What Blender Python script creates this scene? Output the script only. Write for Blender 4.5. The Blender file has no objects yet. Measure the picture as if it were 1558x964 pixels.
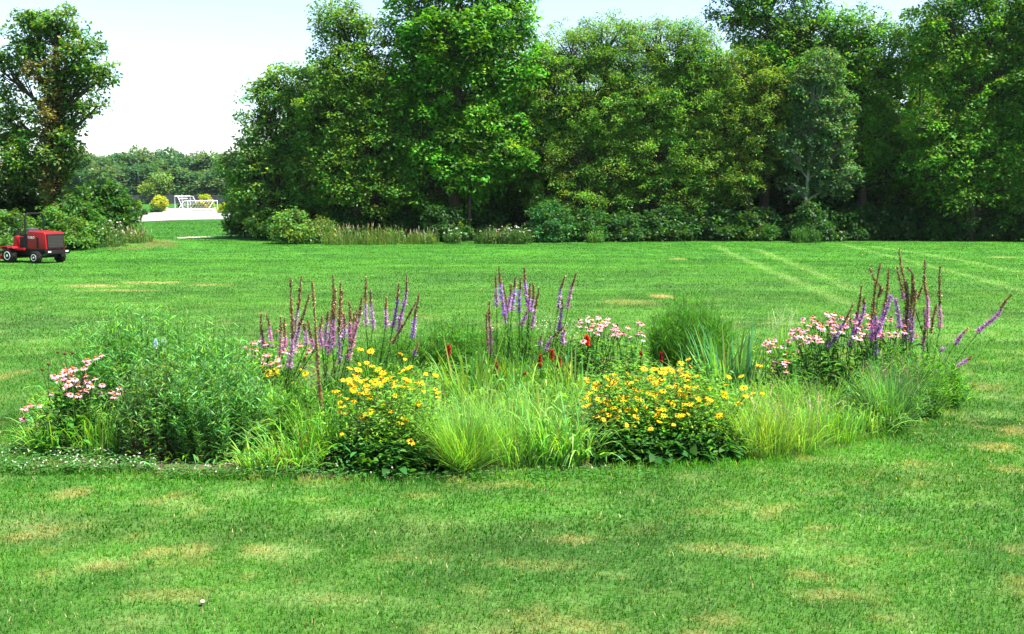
import bpy, bmesh, math
import numpy as np
from mathutils import Vector, Matrix, Euler

scene = bpy.context.scene
COL = scene.collection
R = math.radians

# ------------------------------------------------------------------ camera, sky, sun
CAM_H = 2.44
FPX = 1515.0                      # focal length in photo pixels (35 mm lens)
PITCH = math.atan(177 / FPX)
cam_d = bpy.data.cameras.new('camera')
cam_d.sensor_width = 36
cam_d.lens = 36 * FPX / 1558
cam_d.clip_start = 0.05
cam_d.clip_end = 6000
cam = bpy.data.objects.new('camera', cam_d)
COL.objects.link(cam)
cam.location = (0, 0, CAM_H)
cam.rotation_euler = (R(90) - PITCH, 0, 0)
scene.camera = cam

SUN_EL, SUN_AZ = 62.0, 116.0       # azimuth clockwise from +Y (behind the trees, to the right)
world = bpy.data.worlds.new('World')
scene.world = world
world.use_nodes = True
wn = world.node_tree
sky = wn.nodes.new('ShaderNodeTexSky')
sky.sky_type = 'NISHITA'
sky.sun_disc = False
sky.sun_elevation = R(SUN_EL)
sky.sun_rotation = R(SUN_AZ)
sky.air_density = 1.0
sky.dust_density = 1.2
sky.ozone_density = 0.6
bg = wn.nodes['Background']
bg.inputs['Strength'].default_value = 0.10
wn.links.new(sky.outputs[0], bg.inputs['Color'])

sd = bpy.data.lights.new('sun', 'SUN')
sd.energy = 5.0
sd.angle = R(0.53)
sd.color = (1.0, 0.96, 0.88)
sun = bpy.data.objects.new('sun', sd)
COL.objects.link(sun)
sv = Vector((math.sin(R(SUN_AZ)) * math.cos(R(SUN_EL)), math.cos(R(SUN_AZ)) * math.cos(R(SUN_EL)), math.sin(R(SUN_EL))))
sun.rotation_euler = sv.to_track_quat('Z', 'Y').to_euler()
sun.location = (40, 20, 60)

scene.view_settings.view_transform = 'Standard'
scene.view_settings.look = 'None'
scene.view_settings.exposure = 1.70
scene.view_settings.gamma = 1.0
scene.render.engine = 'CYCLES'
scene.cycles.max_bounces = 6
scene.cycles.transmission_bounces = 4
scene.cycles.transparent_max_bounces = 4
scene.cycles.use_adaptive_sampling = True

HAZE = 0.00008

# ------------------------------------------------------------------ numeric helpers
def rng(s): return np.random.default_rng(s)

def sstep(a, b, x):
    t = np.clip((x - a) / (b - a), 0, 1)
    return t * t * (3 - 2 * t)

def vnoise(x, y, seed=0):
    xi = np.floor(x).astype(np.int64); yi = np.floor(y).astype(np.int64)
    fx = x - xi; fy = y - yi
    fx = fx * fx * (3 - 2 * fx); fy = fy * fy * (3 - 2 * fy)
    def h(i, j):
        n = (i * 374761393 + j * 668265263 + seed * 1442695041) & 0x7fffffff
        n = ((n ^ (n >> 13)) * 1274126177) & 0x7fffffff
        return ((n ^ (n >> 16)) & 0xffff) / 65535.0
    a = h(xi, yi); b = h(xi + 1, yi); c = h(xi, yi + 1); d = h(xi + 1, yi + 1)
    return (a * (1 - fx) + b * fx) * (1 - fy) + (c * (1 - fx) + d * fx) * fy

def fbm(x, y, seed=0, oct=3):
    s = 0; a = .5; t = 0
    for k in range(oct):
        s = s + a * vnoise(x * 2 ** k + 13.7 * k, y * 2 ** k + 7.1 * k, seed + k); t += a; a *= .55
    return s / t

def unit(v):
    return v / np.maximum(np.linalg.norm(v, axis=-1, keepdims=True), 1e-9)

# terrain height: level lawn, a gentle rise beyond the gap, a low mound by the left shrubs
MX, MY = -20.5, 55.5
def gz(x, y):
    x = np.asarray(x, float); y = np.asarray(y, float)
    z = 0.62 * sstep(118, 182, y) + 1.3 * sstep(182, 240, y)
    z = z + 0.35 * np.exp(-((x - MX) / 3.2) ** 2 - ((y - MY) / 3.5) ** 2)
    z = z + 0.03 * (fbm(x / 6, y / 6, 5) - .5) * sstep(14, 30, y)
    return z

CP, SP = math.cos(PITCH), math.sin(PITCH)
def ray(u, v):
    a = (u - 779) / FPX; b = (v - 482) / FPX
    return np.array([a, CP - b * SP, -SP - b * CP])
def at(u, v, Y):                  # the point seen at photo pixel (u, v) at distance Y
    d = ray(u, v); t = Y / d[1]
    return np.array([d[0] * t, Y, CAM_H + d[2] * t])
def g(u, v):                      # the ground point seen at photo pixel (u, v)
    d = ray(u, v); ts = np.geomspace(2, 3000, 500)
    f = CAM_H + d[2] * ts - gz(d[0] * ts, d[1] * ts)
    i = int(np.argmax(f < 0)); a, b = ts[max(i - 1, 0)], ts[i]
    for _ in range(30):
        m = (a + b) / 2
        if CAM_H + d[2] * m - float(gz(d[0] * m, d[1] * m)) < 0: b = m
        else: a = m
    p = d * a
    return np.array([p[0], p[1], float(gz(p[0], p[1]))])
def rowY(v): return g(779, v)[1]
def pxm(Y): return FPX * CP / Y   # photo pixels per metre at distance Y (approx.)

# ------------------------------------------------------------------ object helpers
def tag(o, label=None, cat=None, group=None, kind=None):
    if label: o['label'] = label
    if cat: o['category'] = cat
    if group: o['group'] = group
    if kind: o['kind'] = kind
    return o

def empty(name, loc, label=None, cat=None, group=None, rz=0):
    o = bpy.data.objects.new(name, None)
    o.empty_display_size = .1
    COL.objects.link(o)
    o.location = [float(c) for c in loc]
    o.rotation_euler = (0, 0, rz)
    return tag(o, label, cat, group)

def link(name, me, mat=None, parent=None, loc=None):
    o = bpy.data.objects.new(name, me)
    COL.objects.link(o)
    if mat is not None and not me.materials: me.materials.append(mat)
    if parent is not None: o.parent = parent
    if loc is not None: o.location = [float(c) for c in loc]
    return o

def mesh(name, V, F, C=None, smooth=False):
    """V (n,3), F (m,4) or list of (m,k) arrays, C (n,3) colours"""
    V = np.asarray(V, np.float32)
    Fs = F if isinstance(F, list) else [F]
    Fs = [np.asarray(f, np.int32) for f in Fs if len(f)]
    me = bpy.data.meshes.new(name)
    me.vertices.add(len(V)); me.vertices.foreach_set('co', V.ravel())
    nl = sum(f.size for f in Fs); nf = sum(len(f) for f in Fs)
    me.loops.add(nl); me.loops.foreach_set('vertex_index', np.concatenate([f.ravel() for f in Fs]))
    me.polygons.add(nf)
    tot = np.concatenate([np.full(len(f), f.shape[1], np.int32) for f in Fs])
    st = np.zeros(nf, np.int32); st[1:] = np.cumsum(tot)[:-1]
    me.polygons.foreach_set('loop_start', st)
    try: me.polygons.foreach_set('loop_total', tot)
    except Exception: pass
    if smooth: me.polygons.foreach_set('use_smooth', np.ones(nf, bool))
    me.update(calc_edges=True)
    if C is not None:
        C = np.asarray(C, np.float32)
        if C.ndim == 1: C = np.tile(C, (len(V), 1))
        ca = me.color_attributes.new('Col', 'FLOAT_COLOR', 'POINT')
        ca.data.foreach_set('color', np.concatenate([np.clip(C, 0, 1), np.ones((len(V), 1), np.float32)], 1).ravel())
    return me

class Acc:
    """collects vertices, quads and colours of one mesh"""
    def __init__(s): s.V = []; s.F = []; s.C = []; s.n = 0
    def add(s, V, F, C):
        V = np.asarray(V, np.float32).reshape(-1, 3)
        C = np.asarray(C, np.float32)
        if C.ndim == 1: C = np.tile(C, (len(V), 1))
        s.V.append(V); s.F.append(np.asarray(F, np.int64) + s.n); s.C.append(C); s.n += len(V)
    def strips(s, P, W, S, C):
        """ribbons: P (n,k,3) spines, W (n,k) widths, S (n,3)|(n,k,3) sideways, C (n,3)|(n,k,3)"""
        n, k = P.shape[:2]
        if n == 0: return
        if S.ndim == 2: S = S[:, None, :]
        off = S * (W[..., None] / 2)
        V = np.stack([P - off, P + off], 2)
        idx = np.arange(n)[:, None] * (2 * k) + np.arange(k - 1)[None] * 2
        F = np.stack([idx, idx + 1, idx + 3, idx + 2], -1).reshape(-1, 4)
        C = np.asarray(C, np.float32)
        if C.ndim == 1: C = np.tile(C, (n, 1))
        if C.ndim == 2: C = np.repeat(C[:, None, :], k, 1)
        s.add(V.reshape(-1, 3), F, np.repeat(C[:, :, None, :], 2, 2).reshape(-1, 3))
    def leaves(s, P, D, N, L, W, C, cup=0.0):
        """kite-shaped leaves: base P, direction D, normal N"""
        n = len(P)
        if n == 0: return
        D = unit(D); S = unit(np.cross(D, N)); N2 = np.cross(S, D)
        L = np.broadcast_to(L, (n,))[:, None]; W = np.broadcast_to(W, (n,))[:, None]
        a = P; b = P + D * L * .42 + S * W / 2 + N2 * W * cup; c = P + D * L; d = P + D * L * .42 - S * W / 2 + N2 * W * cup
        V = np.stack([a, b, c, d], 1).reshape(-1, 3)
        F = np.arange(n * 4).reshape(n, 4)
        C = np.asarray(C, np.float32)
        if C.ndim == 1: C = np.tile(C, (n, 1))
        s.add(V, F, np.repeat(C, 4, 0))
    def tubes(s, P, Rr, C, m=4):
        """P (n,k,3), Rr (n,k)"""
        n, k = P.shape[:2]
        if n == 0: return
        T = np.gradient(P, axis=1); T = unit(T)
        ref = np.where(np.abs(T[..., 2:3]) > .9, np.array([1., 0, 0]), np.array([0, 0, 1.]))
        A = unit(np.cross(T, ref)); B = np.cross(T, A)
        th = np.arange(m) * 2 * math.pi / m
        V = P[:, :, None, :] + Rr[:, :, None, None] * (np.cos(th)[None, None, :, None] * A[:, :, None, :] + np.sin(th)[None, None, :, None] * B[:, :, None, :])
        i = np.arange(n)[:, None, None] * (k * m); j = np.arange(k - 1)[None, :, None] * m; q = np.arange(m)[None, None, :]
        q2 = (q + 1) % m
        F = np.stack([i + j + q, i + j + q2, i + j + m + q2, i + j + m + q], -1).reshape(-1, 4)
        C = np.asarray(C, np.float32)
        if C.ndim == 2: C = np.repeat(C, k * m, 0)
        s.add(V.reshape(-1, 3), F, C)
    def build(s, name, mat, parent=None, origin=(0, 0, 0), smooth=False):
        V = np.concatenate(s.V) - np.asarray(origin, np.float32)
        me = mesh(name, V, np.concatenate(s.F), np.concatenate(s.C), smooth)
        return link(name, me, mat, parent)

def hues(r, n, col, v=.25, warm=0.0):
    """n leaf colours around col: brightness and hue of the leaf itself vary"""
    c = np.tile(np.array(col, float), (n, 1))
    c *= np.exp(r.normal(0, v, (n, 1)))
    c[:, 0] *= np.exp(r.normal(0, .22, n)); c[:, 2] *= np.exp(r.normal(0, .25, n))
    if warm > 0:
        k = r.random(n) < warm
        c[k] = np.array([.20, .21, .05]) * np.exp(r.normal(0, .3, (k.sum(), 1)))
    return c

# ------------------------------------------------------------------ materials
def new_mat(name):
    m = bpy.data.materials.new(name); m.use_nodes = True
    return m, m.node_tree, m.node_tree.nodes['Principled BSDF']

def leaf_mat(name, rough=.5, spec=.4, tr=.4, tint=(2.0, 1.8, .35)):
    m, nt, p = new_mat(name)
    a = nt.nodes.new('ShaderNodeAttribute'); a.attribute_name = 'Col'
    nt.links.new(a.outputs['Color'], p.inputs['Base Color'])
    p.inputs['Roughness'].default_value = rough
    p.inputs['Specular IOR Level'].default_value = spec
    t = nt.nodes.new('ShaderNodeBsdfTranslucent')
    mul = nt.nodes.new('ShaderNodeMix'); mul.data_type = 'RGBA'; mul.blend_type = 'MULTIPLY'; mul.inputs[0].default_value = 1
    nt.links.new(a.outputs['Color'], mul.inputs[6]); mul.inputs[7].default_value = (*tint, 1)
    mul.clamp_result = False
    nt.links.new(mul.outputs[2], t.inputs['Color'])
    mx = nt.nodes.new('ShaderNodeMixShader'); mx.inputs[0].default_value = tr
    nt.links.new(p.outputs[0], mx.inputs[1]); nt.links.new(t.outputs[0], mx.inputs[2])
    nt.links.new(mx.outputs[0], nt.nodes['Material Output'].inputs['Surface'])
    return m

def flat_mat(name, col, rough=.5, metal=0., noise=0.12, scale=8, spec=.5, coat=0.):
    m, nt, p = new_mat(name)
    n = nt.nodes.new('ShaderNodeTexNoise'); n.inputs['Scale'].default_value = scale; n.inputs['Detail'].default_value = 5
    tc = nt.nodes.new('ShaderNodeTexCoord'); nt.links.new(tc.outputs['Object'], n.inputs['Vector'])
    r = nt.nodes.new('ShaderNodeValToRGB')
    r.color_ramp.elements[0].color = (*[c * (1 - noise) for c in col], 1)
    r.color_ramp.elements[1].color = (*[min(1, c * (1 + noise)) for c in col], 1)
    r.color_ramp.elements[0].position = .3; r.color_ramp.elements[1].position = .7
    nt.links.new(n.outputs['Fac'], r.inputs[0]); nt.links.new(r.outputs[0], p.inputs['Base Color'])
    p.inputs['Roughness'].default_value = rough; p.inputs['Metallic'].default_value = metal
    p.inputs['Specular IOR Level'].default_value = spec; p.inputs['Coat Weight'].default_value = coat
    return m

M = {}
M['leaf'] = leaf_mat('tree_leaf', .5, .25, .45, (2.2, 1.9, .35))
M['leaf_matte'] = leaf_mat('soft_leaf', .65, .15, .48)
M['grass'] = leaf_mat('grass_blade', .7, .06, .45, (1.6, 1.5, .35))
M['petal'] = leaf_mat('petal', .6, .2, .35, (1.1, 1.0, .9))
M['bark'] = leaf_mat('bark', .9, .1, 0.0)
M['dry'] = leaf_mat('dry_flower', .8, .1, .1, (1, 1, 1))
M['red'] = flat_mat('red_paint', (.27, .004, .007), .45, noise=.18, scale=3, spec=.3)
M['black'] = flat_mat('black_paint', (.008, .008, .009), .6, noise=.3, scale=9, spec=.2)
M['tyre'] = flat_mat('tyre_rubber', (.012, .012, .013), .9, noise=.35, scale=20, spec=.15)
M['rim'] = flat_mat('cream_rim', (.62, .62, .55), .4, noise=.15, scale=12)
M['screen'] = flat_mat('grille_screen', (.022, .020, .017), .8, noise=.35, scale=40)
M['vinyl'] = flat_mat('grey_vinyl', (.05, .05, .055), .5, noise=.2)
M['metal'] = flat_mat('steel', (.45, .45, .46), .35, metal=.8)
M['lamp'] = flat_mat('lamp_lens', (.75, .72, .65), .2)
M['white'] = flat_mat('white_paint', (.78, .78, .78), .5, noise=.05)
M['gravel'] = flat_mat('pale_gravel', (.22, .205, .195), .95, noise=.15, scale=1.5, spec=.1)
M['fence'] = flat_mat('dark_windscreen', (.045, .05, .055), .9, noise=.3, scale=.8, spec=.1)
M['post'] = flat_mat('fence_post', (.10, .10, .10), .6)
M['net'] = flat_mat('net_cord', (.65, .65, .65), .8)

# ------------------------------------------------------------------ what grows where on the lawn
def _ell(items):
    out = []
    for (u, v, ru, rv, s) in items:
        c = g(u, v); e = g(u + ru, v); f = g(u, v - rv); h = g(u, v + rv)
        out.append((c[0], c[1], abs(e[0] - c[0]), abs(f[1] - h[1]) / 2, s))
    return out
DRY = _ell([(178, 743, 16, 5, 1), (105, 752, 24, 8, .85), (230, 763, 20, 5, .45), (140, 435, 45, 2.6, .8), (235, 430, 60, 2.2, .8),
            (320, 433, 36, 2, .6), (180, 442, 60, 1.6, .6), (8, 573, 12, 4, 1), (30, 566, 20, 4, .5), (1008, 450, 20, 3.2, 1), (955, 459, 40, 4, .45),
            (1030, 394, 14, 1.0, 1), (1525, 391, 24, .8, .8), (1515, 680, 34, 6, .85), (1535, 714, 26, 5, .8), (1390, 706, 34, 5, .6),
            (1480, 588, 50, 6, .5), (870, 820, 40, 6, .5), (1080, 780, 40, 6, .4), (1260, 905, 60, 9, .55), (820, 860, 90, 8, .4),
            (620, 850, 70, 6, .4), (260, 905, 70, 9, .5), (520, 910, 50, 8, .4), (1350, 942, 30, 6, .6), (640, 755, 30, 5, .4), (480, 760, 30, 5, .5),
            (450, 885, 20, 5, .4), (60, 800, 60, 5, .35), (1100, 945, 60, 10, .5), (1385, 836, 40, 6, .45)])
PALE = _ell([(298, 361, 26, 1.2, 1)])
REDD = _ell([(222, 372, 50, 8.5, 1), (185, 376, 16, 2.5, .7)])
TRK = [[g(*p)[:2] for p in L] for L in (
    [(1088, 373), (1118, 388), (1160, 406), (1220, 431), (1290, 462)], [(1150, 379), (1215, 404), (1300, 441)],
    [(1280, 371), (1340, 386), (1400, 401), (1480, 421), (1575, 447)], [(1325, 374), (1400, 385), (1490, 401), (1575, 418)])]

def seg_dist(x, y, a, b):
    d = b - a; t = np.clip(((x - a[0]) * d[0] + (y - a[1]) * d[1]) / (d @ d), 0, 1)
    return np.hypot(x - a[0] - t * d[0], y - a[1] - t * d[1])

def lawn_col(x, y):
    """albedo of the turf at (x, y): growth patches, burnt patches, wheel tracks"""
    a = fbm(x / 1.1, y / 1.3, 11); b = fbm(x / .33, y / .45, 21); c = fbm(x / 7, y / 2.2, 31); st = fbm(x / 3.2, y / .55, 41)
    green = np.array([.022, .100, .011]); bright = np.array([.050, .180, .015]); pale = np.array([.15, .24, .07]); tan = np.array([.42, .33, .13])
    lerp = lambda p, q, t: p + (q - p) * t[:, None]
    C = lerp(np.tile(green, (len(x), 1)), bright, sstep(.25, .75, .45 * a + .3 * b + .25 * c))
    C = lerp(C, pale, .60 * sstep(.50, .78, .6 * fbm(x / .55, y / .28, 51) + .4 * b) * sstep(34, 10, y))
    C = C * (0.72 + .60 * st)[:, None]
    d = .65 * sstep(.57, .86, .55 * fbm(x / .9, y / .6, 61) + .45 * fbm(x / .25, y / .25, 71)) * sstep(30, 12, y)
    for (cx, cy, rx, ry, s) in DRY:
        q = np.hypot((x - cx) / rx, (y - cy) / ry) + 1.3 * (b - .5) + 1.1 * (fbm(x / rx * 1.6, y / ry * 1.3, 77) - .5)
        d = np.maximum(d, s * (.8 if cy < 16 else 1) * sstep(1.45, .1, q) * (.35 + .9 * fbm(x / .07, y / .10, 78)))
    C = lerp(C, tan, np.clip(d, 0, 1) * .8)
    for (cx, cy, rx, ry, s) in REDD:
        q = np.hypot((x - cx) / rx, (y - cy) / ry) + 1.0 * (fbm(x / .8, y / .8, 81) - .5)
        C = lerp(C, np.array([.12, .085, .035]), .75 * s * sstep(1.3, .5, q) * sstep(.3, .6, fbm(x / .5, y / .9, 91)))
    for (cx, cy, rx, ry, s) in PALE:
        q = np.hypot((x - cx) / rx, (y - cy) / ry) + .5 * (b - .5)
        C = lerp(C, np.array([.62, .58, .48]), s * sstep(1.2, .8, q))
    t = np.full(len(x), 9.)
    for L in TRK:
        for p, q in zip(L[:-1], L[1:]): t = np.minimum(t, seg_dist(x, y, p, q))
    C = lerp(C, np.array([.16, .29, .07]), .46 * sstep(.36, .06, t + .5 * (b - .5)) * (.5 + fbm(x / .9, y / 1.5, 88)))
    return C

BED = np.array([g(*p)[:2] for p in [(20, 690), (60, 707), (130, 715), (210, 720), (330, 723), (450, 728), (560, 731), (680, 728), (800, 721), (950, 713),
      (1110, 705), (1200, 693), (1290, 675), (1370, 656), (1420, 634), (1456, 604), (1452, 580), (1380, 558), (1200, 546), (1000, 541), (800, 541),
      (600, 545), (420, 552), (250, 566), (130, 592), (50, 636)]])
def in_poly(x, y, P):
    ins = np.zeros(len(x), bool); n = len(P)
    for i in range(n):
        a, b = P[i], P[(i + 1) % n]
        k = ((a[1] > y) != (b[1] > y)) & (x < (b[0] - a[0]) * (y - a[1]) / (b[1] - a[1] + 1e-12) + a[0])
        ins ^= k
    return ins
def bed_dist(x, y):
    d = np.full(len(x), 99.)
    for i in range(len(BED)): d = np.minimum(d, seg_dist(x, y, BED[i], BED[(i + 1) % len(BED)]))
    return d

# ------------------------------------------------------------------ ground sheet
def make_ground():
    xs = np.concatenate([-np.geomspace(3000, 60, 30), np.linspace(-58, -14, 130), np.linspace(-13.8, 13.8, 250), np.linspace(14, 58, 130), np.geomspace(60, 3000, 30)])
    ys = np.concatenate([[-400, -60, -10, 0, 2], np.linspace(3, 16, 190), np.linspace(16.2, 75, 260), np.linspace(76, 260, 120), np.geomspace(270, 4000, 25)])
    X, Y = np.meshgrid(xs, ys)
    x, y = X.ravel(), Y.ravel()
    V = np.stack([x, y, gz(x, y)], 1)
    nx, ny = len(xs), len(ys)
    i = np.arange(ny - 1)[:, None] * nx + np.arange(nx - 1)[None]
    F = np.stack([i, i + 1, i + nx + 1, i + nx], -1).reshape(-1, 4)
    C = lawn_col(x, y)
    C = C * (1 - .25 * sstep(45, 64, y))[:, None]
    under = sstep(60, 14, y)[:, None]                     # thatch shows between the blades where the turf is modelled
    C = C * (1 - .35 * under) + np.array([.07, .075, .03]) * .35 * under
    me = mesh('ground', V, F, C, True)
    m, nt, p = new_mat('turf')
    a = nt.nodes.new('ShaderNodeAttribute'); a.attribute_name = 'Col'
    tc = nt.nodes.new('ShaderNodeTexCoord')
    n1 = nt.nodes.new('ShaderNodeTexNoise'); n1.inputs['Scale'].default_value = 14; n1.inputs['Detail'].default_value = 8; n1.inputs['Roughness'].default_value = .7
    n2 = nt.nodes.new('ShaderNodeTexNoise'); n2.inputs['Scale'].default_value = 1.3; n2.inputs['Detail'].default_value = 6
    mp = nt.nodes.new('ShaderNodeMapping'); mp.inputs['Scale'].default_value = (1, 2.2, 1)
    nt.links.new(tc.outputs['Object'], n1.inputs['Vector']); nt.links.new(tc.outputs['Object'], mp.inputs['Vector']); nt.links.new(mp.outputs[0], n2.inputs['Vector'])
    mr = nt.nodes.new('ShaderNodeMapRange'); mr.inputs[1].default_value = .3; mr.inputs[2].default_value = .7; mr.inputs[3].default_value = .62; mr.inputs[4].default_value = 1.35
    mr2 = nt.nodes.new('ShaderNodeMapRange'); mr2.inputs[1].default_value = .3; mr2.inputs[2].default_value = .7; mr2.inputs[3].default_value = .82; mr2.inputs[4].default_value = 1.18
    nt.links.new(n1.outputs['Fac'], mr.inputs[0]); nt.links.new(n2.outputs['Fac'], mr2.inputs[0])
    mm = nt.nodes.new('ShaderNodeMath'); mm.operation = 'MULTIPLY'
    nt.links.new(mr.outputs[0], mm.inputs[0]); nt.links.new(mr2.outputs[0], mm.inputs[1])
    vm = nt.nodes.new('ShaderNodeVectorMath'); vm.operation = 'SCALE'
    nt.links.new(a.outputs['Color'], vm.inputs[0]); nt.links.new(mm.outputs[0], vm.inputs['Scale'])
    nt.links.new(vm.outputs[0], p.inputs['Base Color'])
    p.inputs['Roughness'].default_value = .9; p.inputs['Specular IOR Level'].default_value = .1
    bp = nt.nodes.new('ShaderNodeBump'); bp.inputs['Strength'].default_value = .6; bp.inputs['Distance'].default_value = .04
    nt.links.new(n1.outputs['Fac'], bp.inputs['Height']); nt.links.new(bp.outputs[0], p.inputs['Normal'])
    tag(link('ground', me, m), kind='structure')
make_ground()

def poly_sheet(name, P, mat, dz, label=None):
    """flat sheet following the terrain dz above it, subdivided"""
    bm = bmesh.new()
    vs = [bm.verts.new((p[0], p[1], 0)) for p in P]
    f = bm.faces.new(vs)
    if f.normal.z < 0: f.normal_flip()
    bmesh.ops.triangulate(bm, faces=bm.faces[:])
    for _ in range(5):
        L = [e for e in bm.edges if e.calc_length() > max(.5, abs(P[0][1]) * .04)]
        if not L: break
        bmesh.ops.subdivide_edges(bm, edges=L, cuts=1)
        bmesh.ops.triangulate(bm, faces=bm.faces[:])
    for v in bm.verts: v.co.z = float(gz(v.co.x, v.co.y)) + dz
    bm.normal_update()
    for f in bm.faces:
        if f.normal.z < 0: f.normal_flip()
        f.smooth = True
    me = bpy.data.meshes.new(name); bm.to_mesh(me); bm.free()
    return tag(link(name, me, mat), label, kind='structure')

soil, nt, p = new_mat('soil')
n = nt.nodes.new('ShaderNodeTexNoise'); n.inputs['Scale'].default_value = 9; n.inputs['Detail'].default_value = 8
tc = nt.nodes.new('ShaderNodeTexCoord'); nt.links.new(tc.outputs['Object'], n.inputs['Vector'])
cr = nt.nodes.new('ShaderNodeValToRGB'); cr.color_ramp.elements[0].color = (.03, .02, .012, 1); cr.color_ramp.elements[1].color = (.12, .08, .045, 1)
nt.links.new(n.outputs['Fac'], cr.inputs[0]); nt.links.new(cr.outputs[0], p.inputs['Base Color']); p.inputs['Roughness'].default_value = .95
bp = nt.nodes.new('ShaderNodeBump'); bp.inputs['Distance'].default_value = .05; nt.links.new(n.outputs['Fac'], bp.inputs['Height']); nt.links.new(bp.outputs[0], p.inputs['Normal'])
poly_sheet('soil', BED, soil, .006)
poly_sheet('gravel', [g(*p)[:2] for p in [(120, 340), (205, 338), (260, 335.4), (350, 333.4), (430, 332.5), (430, 318.6), (350, 319), (262, 319.5), (236, 323), (205, 327), (120, 331)]], M['gravel'], .05)

# ------------------------------------------------------------------ turf blades
def make_turf():
    r = rng(7); A = Acc()
    for (y0, y1, dens, h, w, k) in [(4.2, 7, 4200, .036, .0052, 3), (7, 11, 2600, .038, .0075, 3), (11, 17, 1100, .042, .012, 2), (17, 27, 420, .046, .019, 2), (27, 42, 150, .048, .032, 2), (42, 62, 54, .05, .05, 2), (62, 126, 11, .07, .11, 2)]:
        hw = .535 * y1 + 1.2
        n = int(dens * (y1 - y0) * 2 * hw)
        x = r.uniform(-hw, hw, n); y = r.uniform(y0, y1, n)
        keep = np.abs(x) < .535 * y + 1.2
        if y0 > 60: keep &= (x < -.27 * y) & (y < 123)
        x, y = x[keep], y[keep]
        if y1 > 8.5 and y0 < 17: 
            o = ~in_poly(x, y, BED) | ((bed_dist(x, y) < .08)); x, y = x[o], y[o]
        n = len(x)
        # mown unevenly: tufts
        tuft = fbm(x / .22, y / .22, 101)
        C = lawn_col(x, y)
        lum = C.mean(1)
        hh = h * (.7 + .45 * tuft) * r.uniform(.6, 1.2, n) * (.85 if y0 > 16 else 1)
        if y0 < 17: 
            e = sstep(.35, 0., bed_dist(x, y)); hh = hh * (1 + 1.3 * e); C = C * (1 + .35 * e)[:, None]
        far = 1 if y0 < 17 else .45
        C = C * np.exp(r.normal(0, .22 * far, (n, 1)))
        C[:, 0] *= np.exp(r.normal(.05, .25, n)); 
        dead = r.random(n) < .018 * far ** 2; C[dead] = np.array([.40, .34, .17]) * r.uniform(.7, 1.3, (dead.sum(), 1))
        az = r.uniform(0, 2 * math.pi, n); lean = r.uniform(.1, 1.05, n)
        D = np.stack([np.cos(az), np.sin(az), np.zeros(n)], 1)
        S = np.stack([-np.sin(az), np.cos(az), np.zeros(n)], 1)
        t = np.linspace(0, 1, k)
        base = np.stack([x, y, gz(x, y) - .003], 1)
        P = base[:, None, :] + D[:, None, :] * (hh * lean)[:, None, None] * (t ** 1.7)[None, :, None]
        P[:, :, 2] += hh[:, None] * t[None] * (1 - .25 * lean[:, None] * t[None])
        W = (w * r.uniform(.6, 1.3, n))[:, None] * np.array([1, .85, .12] if k == 3 else [1, .15])[None]
        A.strips(P, W, S, C)
    tag(A.build('lawn_grass', M['grass']), 'short mown green grass covering the lawn round the flower bed', 'grass', kind='stuff')
make_turf()

# ------------------------------------------------------------------ trees and shrubs
BARK = (.048, .038, .028)
def cloud(A, r, ctr, rad, n, leaf, col, v=.22, warm=0., squash=.8, aspect=.62, droop=.25):
    """one clump of leaves: positions spread over a lumpy dome"""
    d = unit(r.normal(0, 1, (n, 3))); d[:, 2] = np.where(r.random(n) < .6, np.abs(d[:, 2]), d[:, 2])
    q = rad * (r.random(n) ** .34)[:, None]
    P = ctr + d * q * np.array([1, 1, squash])
    N = unit(d * .6 + np.array([0, 0, .8]) + r.normal(0, .42, (n, 3)))
    D = unit(np.cross(N, r.normal(0, 1, (n, 3))) + d * .5 - np.array([0, 0, droop]))
    L = leaf * r.uniform(.6, 1.6, n)
    A.leaves(P, D, N, L, L * aspect, hues(r, n, col, v, warm), cup=.08)

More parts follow.
